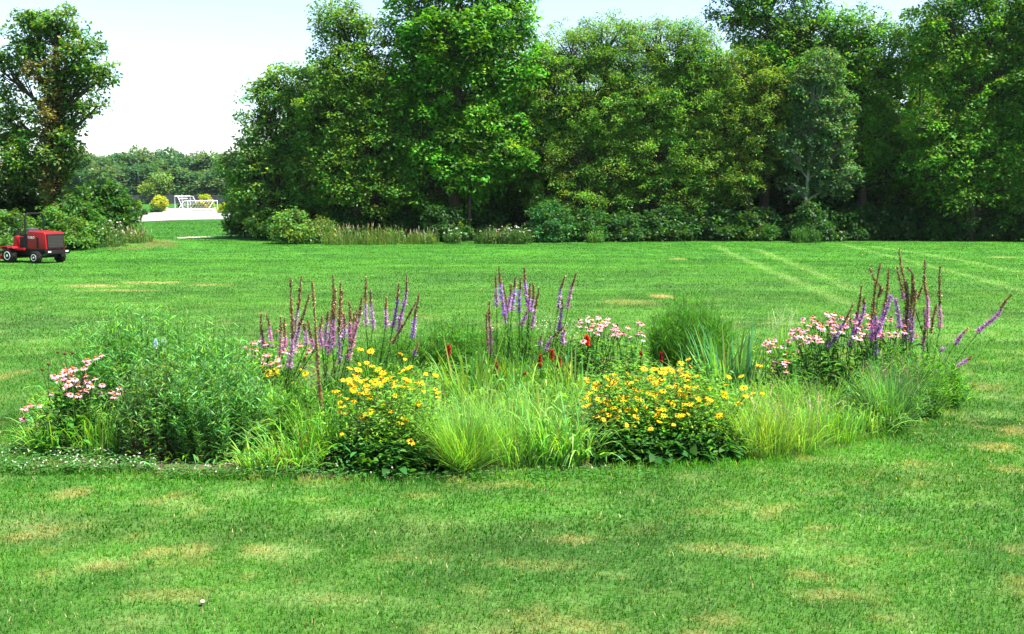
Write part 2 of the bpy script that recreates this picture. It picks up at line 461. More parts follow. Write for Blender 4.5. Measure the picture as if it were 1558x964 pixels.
def tree(name, label, cat, group, bx, Y, blobs, col, seed, leaf=.15, cr=.75, nl=110, dens=1.0, trunk=.22, bark=BARK, warm=.01, cv=.22,
         world_blobs=None, twigs=True, mat='leaf', aspect=.62, vis_trunk=True, fill=.12):
    """blobs: (u, v, ru, rv, dy) lobes of the crown given by where they stand out at distance Y+dy"""
    r = rng(seed)
    bz = float(gz(bx, Y)); base = np.array([bx, Y, bz])
    W = []
    if world_blobs is None:
        for b in blobs:
            u, v, ru, rv = b[:4]; dy = b[4] if len(b) > 4 else 0
            c = at(u, v, Y + dy); k = pxm(Y + dy)
            W.append((c, 1.06 * np.array([ru / k, max(.8 * min(ru, rv), .55 * max(ru, rv)) / k, rv / k])))
    else: W = world_blobs
    top = max(c[2] + q[2] * .1 for c, q in W)
    root = empty(name, base, label, cat, group)
    T = Acc(); A = Acc()
    cx = np.mean([c[0] for c, q in W]); cy = np.mean([c[1] for c, q in W])
    k = 9; t = np.linspace(0, 1, k)
    tp = np.stack([bx + (cx - bx) * t ** 1.6, Y + (cy - Y) * t ** 1.6, bz - .1 + (top - bz) * t], 1)
    tp[1:, :2] += np.cumsum(r.normal(0, .045 * (top - bz) / k, (k - 1, 2)), 0)
    if vis_trunk: T.tubes(tp[None], (trunk * (1.15 - 1.05 * t ** .8) + .015)[None], bark, 8)
    clumps = []
    for c, q in W:
        vol = (q[0] * q[1] + q[1] * q[2] + q[0] * q[2]) / 3 * 4 * math.pi
        n = max(4, int(dens * vol / (math.pi * cr * cr) * 2.0))
        d = unit(r.normal(0, 1, (n, 3)))
        rr = np.where(r.random(n) < fill, r.uniform(.1, .6, n), r.uniform(.62, 1.06, n))
        P = c + d * q * rr[:, None] + r.normal(0, .12 * cr, (n, 3))
        P[:, 2] = np.maximum(P[:, 2], gz(P[:, 0], P[:, 1]) + .3 * cr)
        # limb from the trunk to the lobe
        hz = np.clip((c[2] - q[2] * .6 - bz) / (top - bz), .08, .9)
        i = hz * (k - 1); a = tp[int(i)]
        m = (a + c) / 2 + np.array([0, 0, -.12 * np.linalg.norm(c - a)])
        s = np.linspace(0, 1, 6)[:, None]
        limb = (1 - s) ** 2 * a + 2 * s * (1 - s) * m + s ** 2 * c
        limb += r.normal(0, .05, limb.shape) * cr
        if vis_trunk: T.tubes(limb[None], (trunk * .5 * (1 - .75 * s[:, 0]) * (1 - .5 * hz) + .012)[None], bark, 5)
        if twigs:
            s3 = np.array([0, .35, .7, 1.])[None, :, None]
            st = limb[r.integers(2, 6, n)]
            mid = (st + P) / 2 + r.normal(0, .1, P.shape) * cr
            tw = ((1 - s3) ** 2 * st[:, None] + 2 * s3 * (1 - s3) * mid[:, None] + s3 ** 2 * P[:, None])
            T.tubes(tw, np.tile(np.array([.035, .028, .02, .008]) * (1 + trunk), (n, 1)), bark, 3)
        tint = np.exp(r.normal(0, cv, n))
        for j in range(n):
            sz = cr * r.uniform(.55, 1.25)
            cc = np.array(col) * tint[j]; cc[0] *= math.exp(r.normal(0, .18))
            cloud(A, r, P[j], sz, int(nl * (sz / cr) ** 2 * r.uniform(.7, 1.2)), leaf, cc, warm=warm, aspect=aspect)
        # loose sprigs that break the outline
        ns = int(n * .5)
        d = unit(r.normal(0, 1, (ns, 3)) + np.array([0, 0, .35])); P2 = c + d * q * r.uniform(1.0, 1.2, (ns, 1))
        for j in range(ns):
            if P2[j, 2] > bz + .4:
                cloud(A, r, P2[j], cr * .38, int(nl * .16), leaf, np.array(col) * tint[j % n], warm=warm, aspect=aspect)
    if T.n: T.build('trunk' if vis_trunk else 'branches', M['bark'], root, base, True)
    A.build('crown', M[mat], root, base)
    return root

def copy_tree(o, loc, label=None, rz=0, s=1.0, sz=None):
    c = o.copy(); COL.objects.link(c)
    c.location = [float(q) for q in loc]; c.rotation_euler = (0, 0, rz); c.scale = (s, s, sz or s)
    if label: c['label'] = label
    for ch in o.children:
        d = ch.copy(); COL.objects.link(d); d.parent = c
    return c

GL = 'trees of the wood edge behind the lawn'
# colours of the foliage itself
DKG = (.030, .110, .013); MAP = (.060, .195, .014); OLV = (.085, .205, .026)

def X(u, v, Y): return at(u, v, Y)[0]
tree('tall_tree', 'tall tree with vine-covered trunk and patchy brownish crown behind the red mower', 'tree', None, X(84, 350, 52), 52,
     [(85, 42, 38, 30), (45, 60, 30, 34), (125, 70, 26, 24, -1), (158, 112, 24, 16, -1), (135, 120, 24, 20), (95, 115, 34, 36), (148, 160, 20, 12, -1.5), (120, 172, 20, 16), (80, 185, 40, 34), (10, 110, 24, 34, 1), (15, 185, 30, 36, 1), (60, 250, 50, 38), (100, 235, 24, 32, -1), (5, 250, 40, 40, 1)],
     (.060, .150, .022), 11, leaf=.17, cr=.5, nl=80, dens=.85, trunk=.34, warm=.07)
tree('vine', 'dense climbing vine wrapped round the trunk of the tall left tree', 'vine', None, X(84, 350, 51.4), 51.5,
     [(84, 280, 13, 45), (80, 190, 10, 55), (88, 120, 8, 35), (60, 110, 26, 14)], (.085, .085, .030), 12, leaf=.13, cr=.35, nl=60, dens=1, trunk=.05, warm=.25)

def treeline():
    t = tree
    t('ash_tree', 'leafy tree filling the notch between the tall maple and the first olive tree', 'tree', GL, X(800, 350, 66), 66,
      [(815, 120, 45, 45), (800, 200, 45, 55), (820, 270, 50, 50), (775, 290, 45, 45)], (.060, .165, .018), 33, leaf=.16, cr=.6, nl=110, trunk=.2)
    t('ash_tree', 'leafy tree behind the silver leaved one, joining it to the high leafy tree', 'tree', GL, X(1200, 350, 66), 66,
      [(1200, 100, 45, 45), (1190, 180, 50, 50), (1240, 200, 45, 60), (1200, 260, 55, 50), (1080, 130, 35, 45)], (.060, .165, .018), 34, leaf=.16, cr=.6, nl=110, trunk=.2)
    t('ash_tree', 'leafy tree filling the wood between the airy tree and the leaning bushy tree', 'tree', GL, X(475, 350, 67), 67,
      [(485, 150, 40, 45), (520, 210, 50, 50), (470, 240, 50, 50), (560, 190, 45, 50), (600, 250, 50, 50)], (.070, .175, .022), 35, leaf=.16, cr=.6, nl=110, trunk=.2)
    t('ash_tree', 'leafy tree filling the wood beneath the small sky gap at the right', 'tree', GL, X(1400, 350, 65), 65,
      [(1380, 235, 45, 45), (1420, 270, 50, 45), (1370, 290, 45, 40), (1395, 70, 30, 45)], (.055, .155, .016), 36, leaf=.16, cr=.6, nl=110, trunk=.18)
    t('broadleaf_tree', 'glossy leaved bushy tree at the left end of the wood, leaning out over the gap', 'tree', GL, X(425, 350, 64), 64,
      [(440, 135, 38, 34), (398, 175, 34, 42), (455, 205, 50, 55), (385, 250, 30, 45), (430, 290, 65, 50), (370, 300, 28, 35, 1), (500, 260, 50, 70, -1), (480, 170, 35, 45), (350, 250, 14, 16)],
      (.095, .215, .042), 21, leaf=.19, cr=.6, nl=80, warm=.02)
    t('ash_tree', 'airy light green tree with bare branches showing, left of the tall dark maple', 'tree', GL, X(545, 350, 62), 62,
      [(515, 35, 42, 32), (560, 70, 45, 40), (500, 90, 30, 38), (545, 125, 50, 45), (590, 150, 40, 50), (505, 165, 45, 45), (560, 210, 55, 55), (520, 260, 50, 50), (580, 285, 50, 45)],
      (.085, .20, .028), 22, leaf=.16, cr=.6, nl=85, dens=.95, trunk=.2, warm=.03, fill=.08)
    t('maple_tree', 'tallest dark green maple in the middle of the wood edge with full rounded crown', 'tree', GL, X(690, 350, 62), 62,
      [(700, -60, 75, 55), (650, 20, 60, 50), (750, 25, 62, 52), (700, 60, 70, 60, -1), (640, 110, 50, 50), (770, 100, 52, 48), (700, 150, 75, 55), (630, 205, 55, 60), (740, 215, 60, 60), (680, 270, 80, 55)],
      MAP, 23, leaf=.21, cr=.8, nl=120, dens=1.05, trunk=.4, cv=.25)
    t('maple_limb_tree', 'bright lower limb of the dark maple, added as a small separate tree', 'tree', GL, X(712, 350, 61), 61,
      [(735, 185, 34, 26), (700, 210, 34, 26), (755, 230, 40, 28), (715, 262, 38, 26)], (.075, .20, .015), 24, leaf=.18, cr=.5, nl=85, dens=.8, trunk=.12)  # stands in for the maple's bright lower limb, added as its own small tree
    t('willow_tree', 'olive green small leaved tree with sky gaps right of the tall dark maple', 'tree', GL, X(880, 350, 63), 63,
      [(870, 85, 55, 42), (920, 75, 48, 42), (950, 110, 45, 45), (840, 150, 55, 55), (905, 165, 60, 60), (860, 240, 65, 50), (930, 250, 50, 50), (800, 215, 45, 60), (880, 300, 80, 35)],
      OLV, 25, leaf=.13, cr=.6, nl=135, dens=1.05, trunk=.22, warm=.06, aspect=.45)
    t('elm_tree', 'feathery topped olive tree in the centre right of the wood edge', 'tree', GL, X(1010, 350, 63), 63,
      [(985, 75, 45, 42), (1035, 80, 50, 42), (1070, 110, 40, 50), (975, 150, 50, 50), (1045, 160, 55, 55), (1000, 230, 60, 50), (1065, 240, 55, 55), (1020, 300, 75, 38)],
      (.085, .21, .026), 26, leaf=.13, cr=.6, nl=135, dens=1.05, trunk=.22, warm=.05, aspect=.45)
    t('cottonwood', 'high leafy tree whose top leaves the picture above the olive trees', 'tree', GL, X(1160, 350, 64), 64,
      [(1120, 10, 38, 40), (1165, 25, 50, 50), (1200, -40, 60, 45), (1230, 45, 45, 45), (1170, 105, 55, 45), (1100, -35, 30, 30)],
      (.060, .185, .020), 27, leaf=.17, cr=.65, nl=95, dens=.85, trunk=.3)
    t('yellow_leaved_tree', 'yellow green tree with a fine leaf between the olive tree and the silver leaved one', 'tree', GL, X(1140, 350, 62.5), 62.5,
      [(1130, 115, 42, 38), (1165, 150, 40, 42), (1110, 180, 42, 42), (1150, 215, 48, 46), (1120, 265, 48, 45)],
      (.092, .185, .022), 28, leaf=.12, cr=.5, nl=110, dens=.85, trunk=.16, warm=.08, aspect=.5)
    t('silver_poplar', 'slender tree with a pale bare trunk and bluish silver leaves', 'tree', GL, X(1224, 345, 61.5), 61.5,
      [(1250, 110, 34, 30), (1235, 150, 38, 36), (1262, 175, 38, 36), (1232, 200, 30, 26), (1265, 225, 34, 28), (1205, 230, 26, 26), (1250, 255, 30, 18), (1215, 285, 24, 16), (1275, 270, 30, 30)],
      (.060, .150, .050), 29, leaf=.15, cr=.5, nl=85, dens=.85, trunk=.13, bark=(.22, .22, .18))
    t('oak_tree', 'broad full tree behind the silver leaved one with a sunlit top', 'tree', GL, X(1310, 350, 64), 64,
      [(1310, 60, 52, 42), (1260, 60, 40, 38), (1350, 95, 48, 45), (1300, 130, 60, 50), (1335, 205, 42, 32), (1290, 225, 65, 55), (1265, 150, 45, 50), (1370, 250, 55, 45)],
      (.070, .195, .018), 30, leaf=.16, cr=.65, nl=100, dens=.9, trunk=.3)
    t('linden_tree', 'large green tree filling the right edge of the picture', 'tree', GL, X(1475, 350, 61), 61,
      [(1470, -30, 70, 50), (1430, 40, 45, 45), (1500, 45, 60, 50), (1550, 10, 55, 50), (1460, 110, 50, 42), (1520, 130, 60, 55), (1480, 190, 55, 45), (1570, 100, 50, 60), (1540, 230, 65, 60), (1440, 250, 50, 50), (1490, 300, 70, 40), (1405, 95, 26, 40), (1425, 195, 40, 45), (1500, 245, 60, 50), (1550, 170, 55, 50)],
      (.075, .205, .018), 31, leaf=.16, cr=.7, nl=115, dens=.9, trunk=.34)
    t('broadleaf_tree', 'tree standing beyond the right edge of the picture, only its left side showing', 'tree', GL, X(1640, 350, 60), 60,
      [(1640, 60, 75, 70), (1620, 180, 70, 70), (1680, -10, 80, 70), (1640, 290, 80, 50)], DKG, 32, leaf=.2, cr=.85, nl=85, trunk=.3)
treeline()

# deeper row of the wood: three kinds, copied
GB = 'trees deeper in the wood behind its edge'
def wb(list_): return [(np.array([a, b, c], float), np.array([d, e, f], float)) for a, b, c, d, e, f in list_]
deep = [(480, 72, 9.0), (560, 74, 11.5), (640, 71, 12.5), (730, 74, 13.5), (800, 71, 11.0), (865, 74, 10.0), (940, 71, 10.5), (1010, 74, 11), (1085, 72, 11.5),
        (1150, 75, 14), (1225, 71, 13), (1290, 74, 12.0), (1345, 70, 11.5), (1440, 73, 14), (1510, 71, 14.5), (1590, 73, 15), (1680, 71, 15)]
D_LBL = ['dark tree deep in the wood, its top just visible right of the leaning bushy tree', 'dark tree deep in the wood behind the airy light green tree', 'dark tree deep in the wood behind the left flank of the tall maple',
         'dark tree hidden behind the middle of the tall maple', 'dark tree deep in the wood behind the right flank of the tall maple', 'dark tree deep in the wood behind the first olive tree',
         'dark tree deep in the wood between the two olive trees', 'dark tree deep in the wood behind the feathery topped olive tree', 'dark tree deep in the wood behind the gap left of the high leafy tree',
         'dark tree deep in the wood behind the high leafy tree', 'dark tree deep in the wood behind the silver leaved tree', 'dark tree deep in the wood behind the broad full tree',
         'dark tree deep in the wood below the small sky gap', 'dark tree deep in the wood behind the large green tree at the right', 'dark tree deep in the wood at the right edge of the picture',
         'dark tree deep in the wood just beyond the right edge', 'dark tree deep in the wood farthest to the right beyond the frame']
protos = []
for i, (u, Y, h) in enumerate(deep):
    x = X(u, 340, Y)
    if i < 3:
        o = tree('dark_tree', D_LBL[i], 'tree', GB, x, Y, None, (.050, .145, .014), 50 + i, leaf=.27, cr=.95, nl=115, dens=.95, trunk=.26, warm=.01,
                 world_blobs=wb([(x, Y, 8.3, 2.6, 2.4, 2.2), (x - 1.6, Y, 6.2, 2.3, 2.2, 2.0), (x + 1.7, Y - .4, 6.0, 2.3, 2.2, 2.0), (x, Y + .3, 3.8, 3.2, 2.6, 2.0), (x - .5, Y - .5, 1.8, 3.4, 2.4, 1.6)]))
        o.scale = (1, 1, h / 10.5); protos.append(o)
    else:
        copy_tree(protos[i % 3], (x, Y, 0), D_LBL[i], rz=1.3 * i, s=1.05 + .1 * (i % 3), sz=h / 10.5)

# shrubs along the foot of the wood
GS = 'shrubs along the foot of the wood'
shr = [
 (372, 350, 30, 40, 68, DKG, 'dark rounded shrub at the left foot of the wood beside the gap', .17),
 (410, 358, 36, 34, 62, (.035, .11, .018), 'shrub under the leaning bushy tree', .16),
 (447, 366, 30, 42, 57, (.085, .19, .035), 'bright light green shrub standing out before the left end of the wood', .15),
 (487, 370, 26, 30, 57.5, (.09, .165, .035), 'low yellow green shrub right of the bright light green one', .11),
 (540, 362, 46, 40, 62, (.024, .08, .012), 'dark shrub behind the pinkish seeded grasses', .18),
 (618, 366, 32, 42, 62, (.028, .09, .016), 'dark leafy shrub at the foot of the tall maple', .18),
 (679, 368, 34, 48, 60, (.026, .09, .018), 'dark green shrub with dense foliage left of the white wildflowers', .17),
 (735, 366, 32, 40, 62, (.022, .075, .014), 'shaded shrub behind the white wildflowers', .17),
 (838, 368, 36, 50, 59, (.030, .115, .028), 'rounded bluish green shrub right of the white wildflowers', .14),
 (895, 368, 36, 42, 60, (.026, .10, .020), 'shrub in the shade of the first olive tree', .15),
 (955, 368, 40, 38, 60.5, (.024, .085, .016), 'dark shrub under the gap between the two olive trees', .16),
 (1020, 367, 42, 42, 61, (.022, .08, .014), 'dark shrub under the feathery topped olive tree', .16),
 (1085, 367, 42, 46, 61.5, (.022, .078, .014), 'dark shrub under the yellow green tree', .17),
 (1150, 366, 42, 40, 61.5, (.030, .10, .018), 'shrub with a few sunlit sprigs left of the pale trunk', .17),
 (1240, 366, 32, 50, 60.5, (.024, .088, .020), 'leafy shrub right of the pale trunk', .16),
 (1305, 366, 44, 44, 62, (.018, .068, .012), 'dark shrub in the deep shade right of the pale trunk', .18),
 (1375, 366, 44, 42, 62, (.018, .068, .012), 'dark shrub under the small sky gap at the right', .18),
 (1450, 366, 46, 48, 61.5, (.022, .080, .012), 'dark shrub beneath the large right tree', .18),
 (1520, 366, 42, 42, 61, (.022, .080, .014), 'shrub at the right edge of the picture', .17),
 (1600, 366, 46, 50, 60.5, (.022, .080, .014), 'shrub just beyond the right edge of the picture', .17),
]
for i, (u, v, ru, rv, Y, c, lb, lf) in enumerate(shr):
    tree('shrub', lb, 'shrub', GS, X(u, v, Y), Y, [(u - ru * .35, v - rv * .4, ru * .65, rv * .6), (u + ru * .35, v - rv * .45, ru * .6, rv * .55, .6), (u, v - rv * .75, ru * .5, rv * .42, .3), (u, v - rv * .2, ru * .9, rv * .3, -.3)],
         c, 100 + i, leaf=lf, cr=.42, nl=60, dens=.9, trunk=.05, warm=.01, twigs=False, fill=.1)
# taller understorey that closes the lower wood
GU = 'understorey bushes inside the wood'
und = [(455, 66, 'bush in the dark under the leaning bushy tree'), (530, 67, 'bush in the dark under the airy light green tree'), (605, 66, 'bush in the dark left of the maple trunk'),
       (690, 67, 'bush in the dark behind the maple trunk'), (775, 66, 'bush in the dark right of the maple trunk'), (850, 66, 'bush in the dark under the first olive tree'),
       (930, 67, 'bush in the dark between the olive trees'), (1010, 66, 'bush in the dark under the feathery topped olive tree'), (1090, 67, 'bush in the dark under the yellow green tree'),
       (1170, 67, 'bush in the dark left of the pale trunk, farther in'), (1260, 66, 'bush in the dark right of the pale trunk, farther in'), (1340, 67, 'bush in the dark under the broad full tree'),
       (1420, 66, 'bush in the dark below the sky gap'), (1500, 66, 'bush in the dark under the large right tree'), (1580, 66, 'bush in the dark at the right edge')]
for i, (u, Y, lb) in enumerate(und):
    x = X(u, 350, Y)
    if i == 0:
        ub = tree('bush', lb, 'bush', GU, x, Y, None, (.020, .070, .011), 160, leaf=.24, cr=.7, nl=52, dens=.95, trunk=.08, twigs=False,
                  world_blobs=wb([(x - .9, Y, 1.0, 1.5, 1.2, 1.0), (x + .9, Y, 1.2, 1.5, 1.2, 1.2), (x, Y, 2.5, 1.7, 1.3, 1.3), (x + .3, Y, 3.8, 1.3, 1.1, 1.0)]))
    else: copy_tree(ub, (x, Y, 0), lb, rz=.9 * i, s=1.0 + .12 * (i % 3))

# shrubs under the left tree
GLS = 'shrubs round the foot of the tall left tree'
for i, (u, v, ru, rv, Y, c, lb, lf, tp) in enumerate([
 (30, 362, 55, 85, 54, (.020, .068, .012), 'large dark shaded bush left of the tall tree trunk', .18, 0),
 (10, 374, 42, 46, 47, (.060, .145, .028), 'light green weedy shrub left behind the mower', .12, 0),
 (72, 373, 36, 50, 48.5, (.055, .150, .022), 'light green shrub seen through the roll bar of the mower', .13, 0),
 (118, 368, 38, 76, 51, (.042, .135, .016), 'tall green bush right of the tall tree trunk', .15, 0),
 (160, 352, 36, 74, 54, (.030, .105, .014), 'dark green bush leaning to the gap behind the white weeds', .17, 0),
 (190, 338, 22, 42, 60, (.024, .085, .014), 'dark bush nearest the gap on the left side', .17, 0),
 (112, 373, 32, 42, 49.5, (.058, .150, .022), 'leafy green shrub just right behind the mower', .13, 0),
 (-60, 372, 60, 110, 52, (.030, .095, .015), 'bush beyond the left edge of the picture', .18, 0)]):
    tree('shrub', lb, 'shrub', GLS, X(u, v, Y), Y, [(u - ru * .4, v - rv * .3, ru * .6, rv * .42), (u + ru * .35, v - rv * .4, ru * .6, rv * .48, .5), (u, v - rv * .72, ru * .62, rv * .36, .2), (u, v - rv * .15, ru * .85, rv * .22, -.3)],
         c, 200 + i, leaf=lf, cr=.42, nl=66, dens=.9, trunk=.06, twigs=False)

# weedy flowering plants: stems with leaves and white flowers
def weed_patch(name, label, cat, group, pts, h, seed, col, flower=(.75, .72, .62), nf=14, grassy=.5, fsz=.035, n=320, spread=.8, seedcol=None):
    r = rng(seed); base = np.array([pts[0], pts[1], float(gz(pts[0], pts[1]))])
    root = empty(name, base, label, cat, group)
    A = Acc()
    a = r.uniform(0, 2 * math.pi, n); q = spread * np.sqrt(r.random(n))
    P0 = base + np.stack([q * np.cos(a), q * np.sin(a) * .7, np.zeros(n)], 1)
    hh = h * r.uniform(.5, 1.1, n) * (1 - .35 * (q / spread) ** 2)
    lean = r.normal(0, .18, (n, 2))
    t = np.linspace(0, 1, 4)
    P = P0[:, None, :] + np.stack([hh[:, None] * lean[:, :1] * t ** 1.6, hh[:, None] * lean[:, 1:] * t ** 1.6, hh[:, None] * t[None]], -1)
    th = r.uniform(0, math.pi, n); S = np.stack([np.cos(th), np.sin(th), th * 0], 1)
    k = int(n * grassy)
    A.strips(P[:k], .035 * np.array([.8, 1, .7, .15])[None] * np.ones((k, 1)), S[:k], hues(r, k, col, .25))
    for s_ in P[k:]:
        m = 9; tt = r.random(m) * .9 + .1
        c = np.stack([np.interp(tt, t, s_[:, d]) for d in range(3)], 1)
        D = unit(r.normal(0, 1, (m, 3)) + [0, 0, .3]); N = unit(r.normal(0, .4, (m, 3)) + [0, 0, 1])
        L = r.uniform(.08, .17, m)
        A.leaves(c, D, N, L, L * .5, hues(r, m, col, .25))
    A.build('foliage', M['leaf_matte'], root, base)
    if nf:
        B = Acc(); idx = r.choice(n, nf, False); m = 26
        D = unit(np.concatenate([r.normal(0, 1, (m, 2)), r.normal(.15, .3, (m, 1))], 1))
        B.leaves(D * .035 * r.random((m, 1)), D, np.tile([0, -.5, 1.], (m, 1)), fsz, fsz * .7, hues(r, m, flower, .12))
        hm = mesh('flower_head', np.concatenate(B.V), np.concatenate(B.F), np.concatenate(B.C)); hm.materials.append(M['petal'])
        for i in idx:
            o = link('flower_head', hm, None, root, P[i, -1] - base); o.rotation_euler = (r.normal(.2, .3), r.normal(0, .3), r.uniform(0, 6)); s_ = r.uniform(.6, 1.3); o.scale = (s_, s_, s_)
    if seedcol is not None:
        B = Acc(); m = int(n * .16); i = r.choice(n, m, False)
        top = P[i, -1]; tip = top + np.stack([lean[i, 0] * .3, lean[i, 1] * .3, np.full(m, .25)], 1)
        Q = np.stack([top, (top + tip) / 2, tip], 1)
        B.strips(Q, np.tile([.01, .04, .01], (m, 1)), S[i], hues(r, m, seedcol, .2))
        B.build('seed_heads', M['dry'], root, base)
    return root
GW = 'flowering weeds at the foot of the wood'
for i, (u, v, Y, h, sp, c, nf, lb, fl) in enumerate([
 (150, 371, 51.5, 1.5, 1.5, (.075, .155, .045), 60, 'grey green weeds with many small white flowers behind the low mound', (.72, .68, .58)),
 (190, 362, 55, 1.2, 1.1, (.085, .17, .045), 26, 'pale weeds with white flowers at the right tip of the left shrubs', (.8, .78, .72)),
 (785, 372, 56.5, 1.1, .9, (.045, .11, .028), 34, 'white flowered weeds in front of the wood below the olive tree', (.8, .78, .72)),
 (745, 372, 57, 1.0, .9, (.05, .115, .03), 8, 'tall grassy weeds left of the white flowered ones', (.7, .6, .5)),
 (688, 372, 57, .9, .5, (.05, .12, .03), 12, 'small patch of white flowered weeds at the foot of the tall maple', (.8, .78, .72)),
 (600, 372, 57, 1.0, .6, (.075, .17, .04), 8, 'light green broad leaved weed below the airy tree', (.7, .7, .6)),
 (1225, 368, 58.5, 1.2, .9, (.04, .12, .03), 0, 'leafy weeds in front of the pale trunk', (.7, .7, .6)),
 (905, 369, 58, .8, .5, (.07, .18, .035), 0, 'small light green weed at the lawn edge below the olive trees', (.7, .7, .6))]):
    weed_patch('flowering_weed', lb, 'weed', GW, (X(u, v, Y), Y), h, 300 + i, c, fl, nf, sp and .45, n=int(260 * sp), spread=sp)
for i, (u, v, Y, h, sp, lb) in enumerate([(525, 374, 56, 1.0, 1.3, 'pinkish seeded long grass before the wood, left patch'), (575, 374, 56, 1.1, 1.3, 'pinkish seeded long grass before the wood below the airy tree'),
                                        (640, 373, 56.8, .8, 1.1, 'low long grass before the wood below the tall maple'), (765, 372, 57, .8, 1.2, 'long grass mixed in before the white flowered weeds'),
                                        (205, 366, 53.5, .7, 1.0, 'pale long grass at the right end of the left shrubs')]):
    weed_patch('tall_grass', lb, 'grass tuft', 'patches of long grass before the wood', (X(u, v, Y), Y), h, 330 + i, (.10, .17, .04), nf=0, grassy=.85, n=330, spread=sp, seedcol=(.26, .22, .12))

# ------------------------------------------------------------------ far side of the gap
GF = 'trees of the distant wood'
fr = rng(77); fp = []
cols = [(.050, .125, .045), (.040, .110, .042), (.065, .140, .048)]
k = 0
FL = ['left of the gap, behind the tall tree', 'in the gap', 'right part of the gap', 'hidden by the leaning bushy tree']
ft = []
for row, (Yf, hh) in enumerate([(236, 9.0), (262, 12.5), (290, 14.5)]):
    for u in np.arange(110 + 9 * row, 440, 26):
        ft.append((u + fr.uniform(-5, 5), Yf + fr.uniform(-6, 6), hh * fr.uniform(.85, 1.15), row))
nr = [-1, -1, -1]; ORD = ['first', 'second', 'third', 'fourth', 'fifth', 'sixth', 'seventh', 'eighth', 'ninth', 'tenth', 'eleventh', 'twelfth', 'thirteenth', 'fourteenth']
for (u, Y, h, row) in ft:
    x = X(u, 300, Y)
    where = ('nearest', 'middle', 'hindmost')[row]; nr[row] += 1
    lb = f"{('mid green', 'dark green', 'grey green')[k % 3]} tree, {ORD[nr[row]]} from the left in the {where} row of the distant wood"
    if k < 3:
        o = tree('distant_tree', lb, 'tree', GF, x, Y, None, cols[k], 400 + k, leaf=.6, cr=1.5, nl=85, dens=1.1, trunk=.3, twigs=False, warm=0., cv=.12,
                 world_blobs=[(np.array([x, Y, 1.9 + 7]), np.array([3.2, 3.0, 2.8])), (np.array([x - 1.8, Y, 1.9 + 4.6]), np.array([3.0, 2.8, 2.6])), (np.array([x + 1.8, Y, 1.9 + 4.8]), np.array([3.0, 2.8, 2.6])), (np.array([x, Y - .6, 1.9 + 2.4]), np.array([4.2, 3.4, 2.4]))])
        o.scale = (1.05, 1.05, h / 11); fp.append(o)
    else:
        copy_tree(fp[k % 3], (x, Y, float(gz(x, Y))), lb, rz=fr.uniform(0, 6), s=fr.uniform(.95, 1.25), sz=h / 11)
    k += 1
x = X(243, 305, 226)
tree('distant_tree', 'rounded yellow green tree standing in front of the distant wood', 'tree', GF, x, 226, None, (.10, .19, .04), 420, leaf=.5, cr=1.2, nl=34, trunk=.25, twigs=False,
     world_blobs=[(np.array([x, 226., 6.2]), np.array([2.6, 2.4, 2.2])), (np.array([x - 1, 225.5, 4.2]), np.array([2.6, 2.4, 2.0]))])

def ddome(name, label, cat, group, u, v, ru, rv, Y, col, seed, leaf=.22, cr=.4, warm=0., nl=50):
    return tree(name, label, cat, group, X(u, v, Y), Y, [(u, v - rv * .95, ru * .8, rv * .75), (u - ru * .3, v - rv * .55, ru * .7, rv * .55), (u + ru * .35, v - rv * .6, ru * .6, rv * .6)], col, seed, leaf=leaf, cr=cr, nl=nl, dens=1.1, trunk=.05, twigs=False, warm=warm, mat='leaf_matte')
GG = 'golden shrubs round the gravel lot'
GOLD = (.32, .38, .03)
Yg = g(243, 321)[1]
ddome('golden_shrub', 'round golden yellow shrub left of the white goals', 'shrub', GG, 243, 321, 12, 13, Yg, GOLD, 430)
ddome('golden_shrub', 'golden yellow shrub behind the low white goal', 'shrub', GG, 313, 320, 12, 13, g(313, 320)[1], GOLD, 431)
ddome('golden_shrub', 'golden yellow shrub peeping out right of the left bushes', 'shrub', GG, 204, 325, 9, 11, g(204, 325)[1], GOLD, 432)
ddome('golden_shrub', 'golden yellow shrub half hidden by the leaning bushy tree', 'shrub', GG, 347, 324, 14, 9, g(347, 324)[1], GOLD, 433)
GD = 'low dark shrubs beside the gravel lot'
ddome('low_shrub', 'low dark shrub at the foot of the round golden one', 'shrub', GD, 238, 323, 8, 3.6, g(238, 323)[1], (.03, .09, .02), 434)
ddome('low_shrub', 'low dark green shrub at the left rim of the gravel', 'shrub', GD, 216, 327, 8, 5.5, g(216, 327)[1], (.03, .09, .02), 435)
ddome('low_shrub', 'low green shrub left of the gravel before the golden one', 'shrub', GD, 198, 329, 12, 6, g(198, 329)[1], (.04, .12, .025), 436)
ddome('low_shrub', 'grey green low shrub between the two goals', 'shrub', GD, 293, 320, 8, 5, g(293, 320)[1], (.10, .17, .08), 437)

def haze():
    bm = bmesh.new(); bmesh.ops.create_cube(bm, size=1.0, matrix=Matrix.Translation((0, 150, 14)) @ Matrix.Diagonal((640, 330, 30, 1)))
    me = bpy.data.meshes.new('haze'); bm.to_mesh(me); bm.free()
    m = bpy.data.materials.new('haze'); m.use_nodes = True; nt = m.node_tree; nt.nodes.remove(nt.nodes['Principled BSDF'])
    v = nt.nodes.new('ShaderNodeVolumePrincipled'); v.inputs['Color'].default_value = (.80, .88, .95, 1); v.inputs['Density'].default_value = HAZE; v.inputs['Anisotropy'].default_value = .3
    nt.links.new(v.outputs[0], nt.nodes['Material Output'].inputs['Volume'])
    o = link('haze', me, m); tag(o, kind='stuff')
    m.cycles.homogeneous_volume = True
if HAZE > 0: haze()

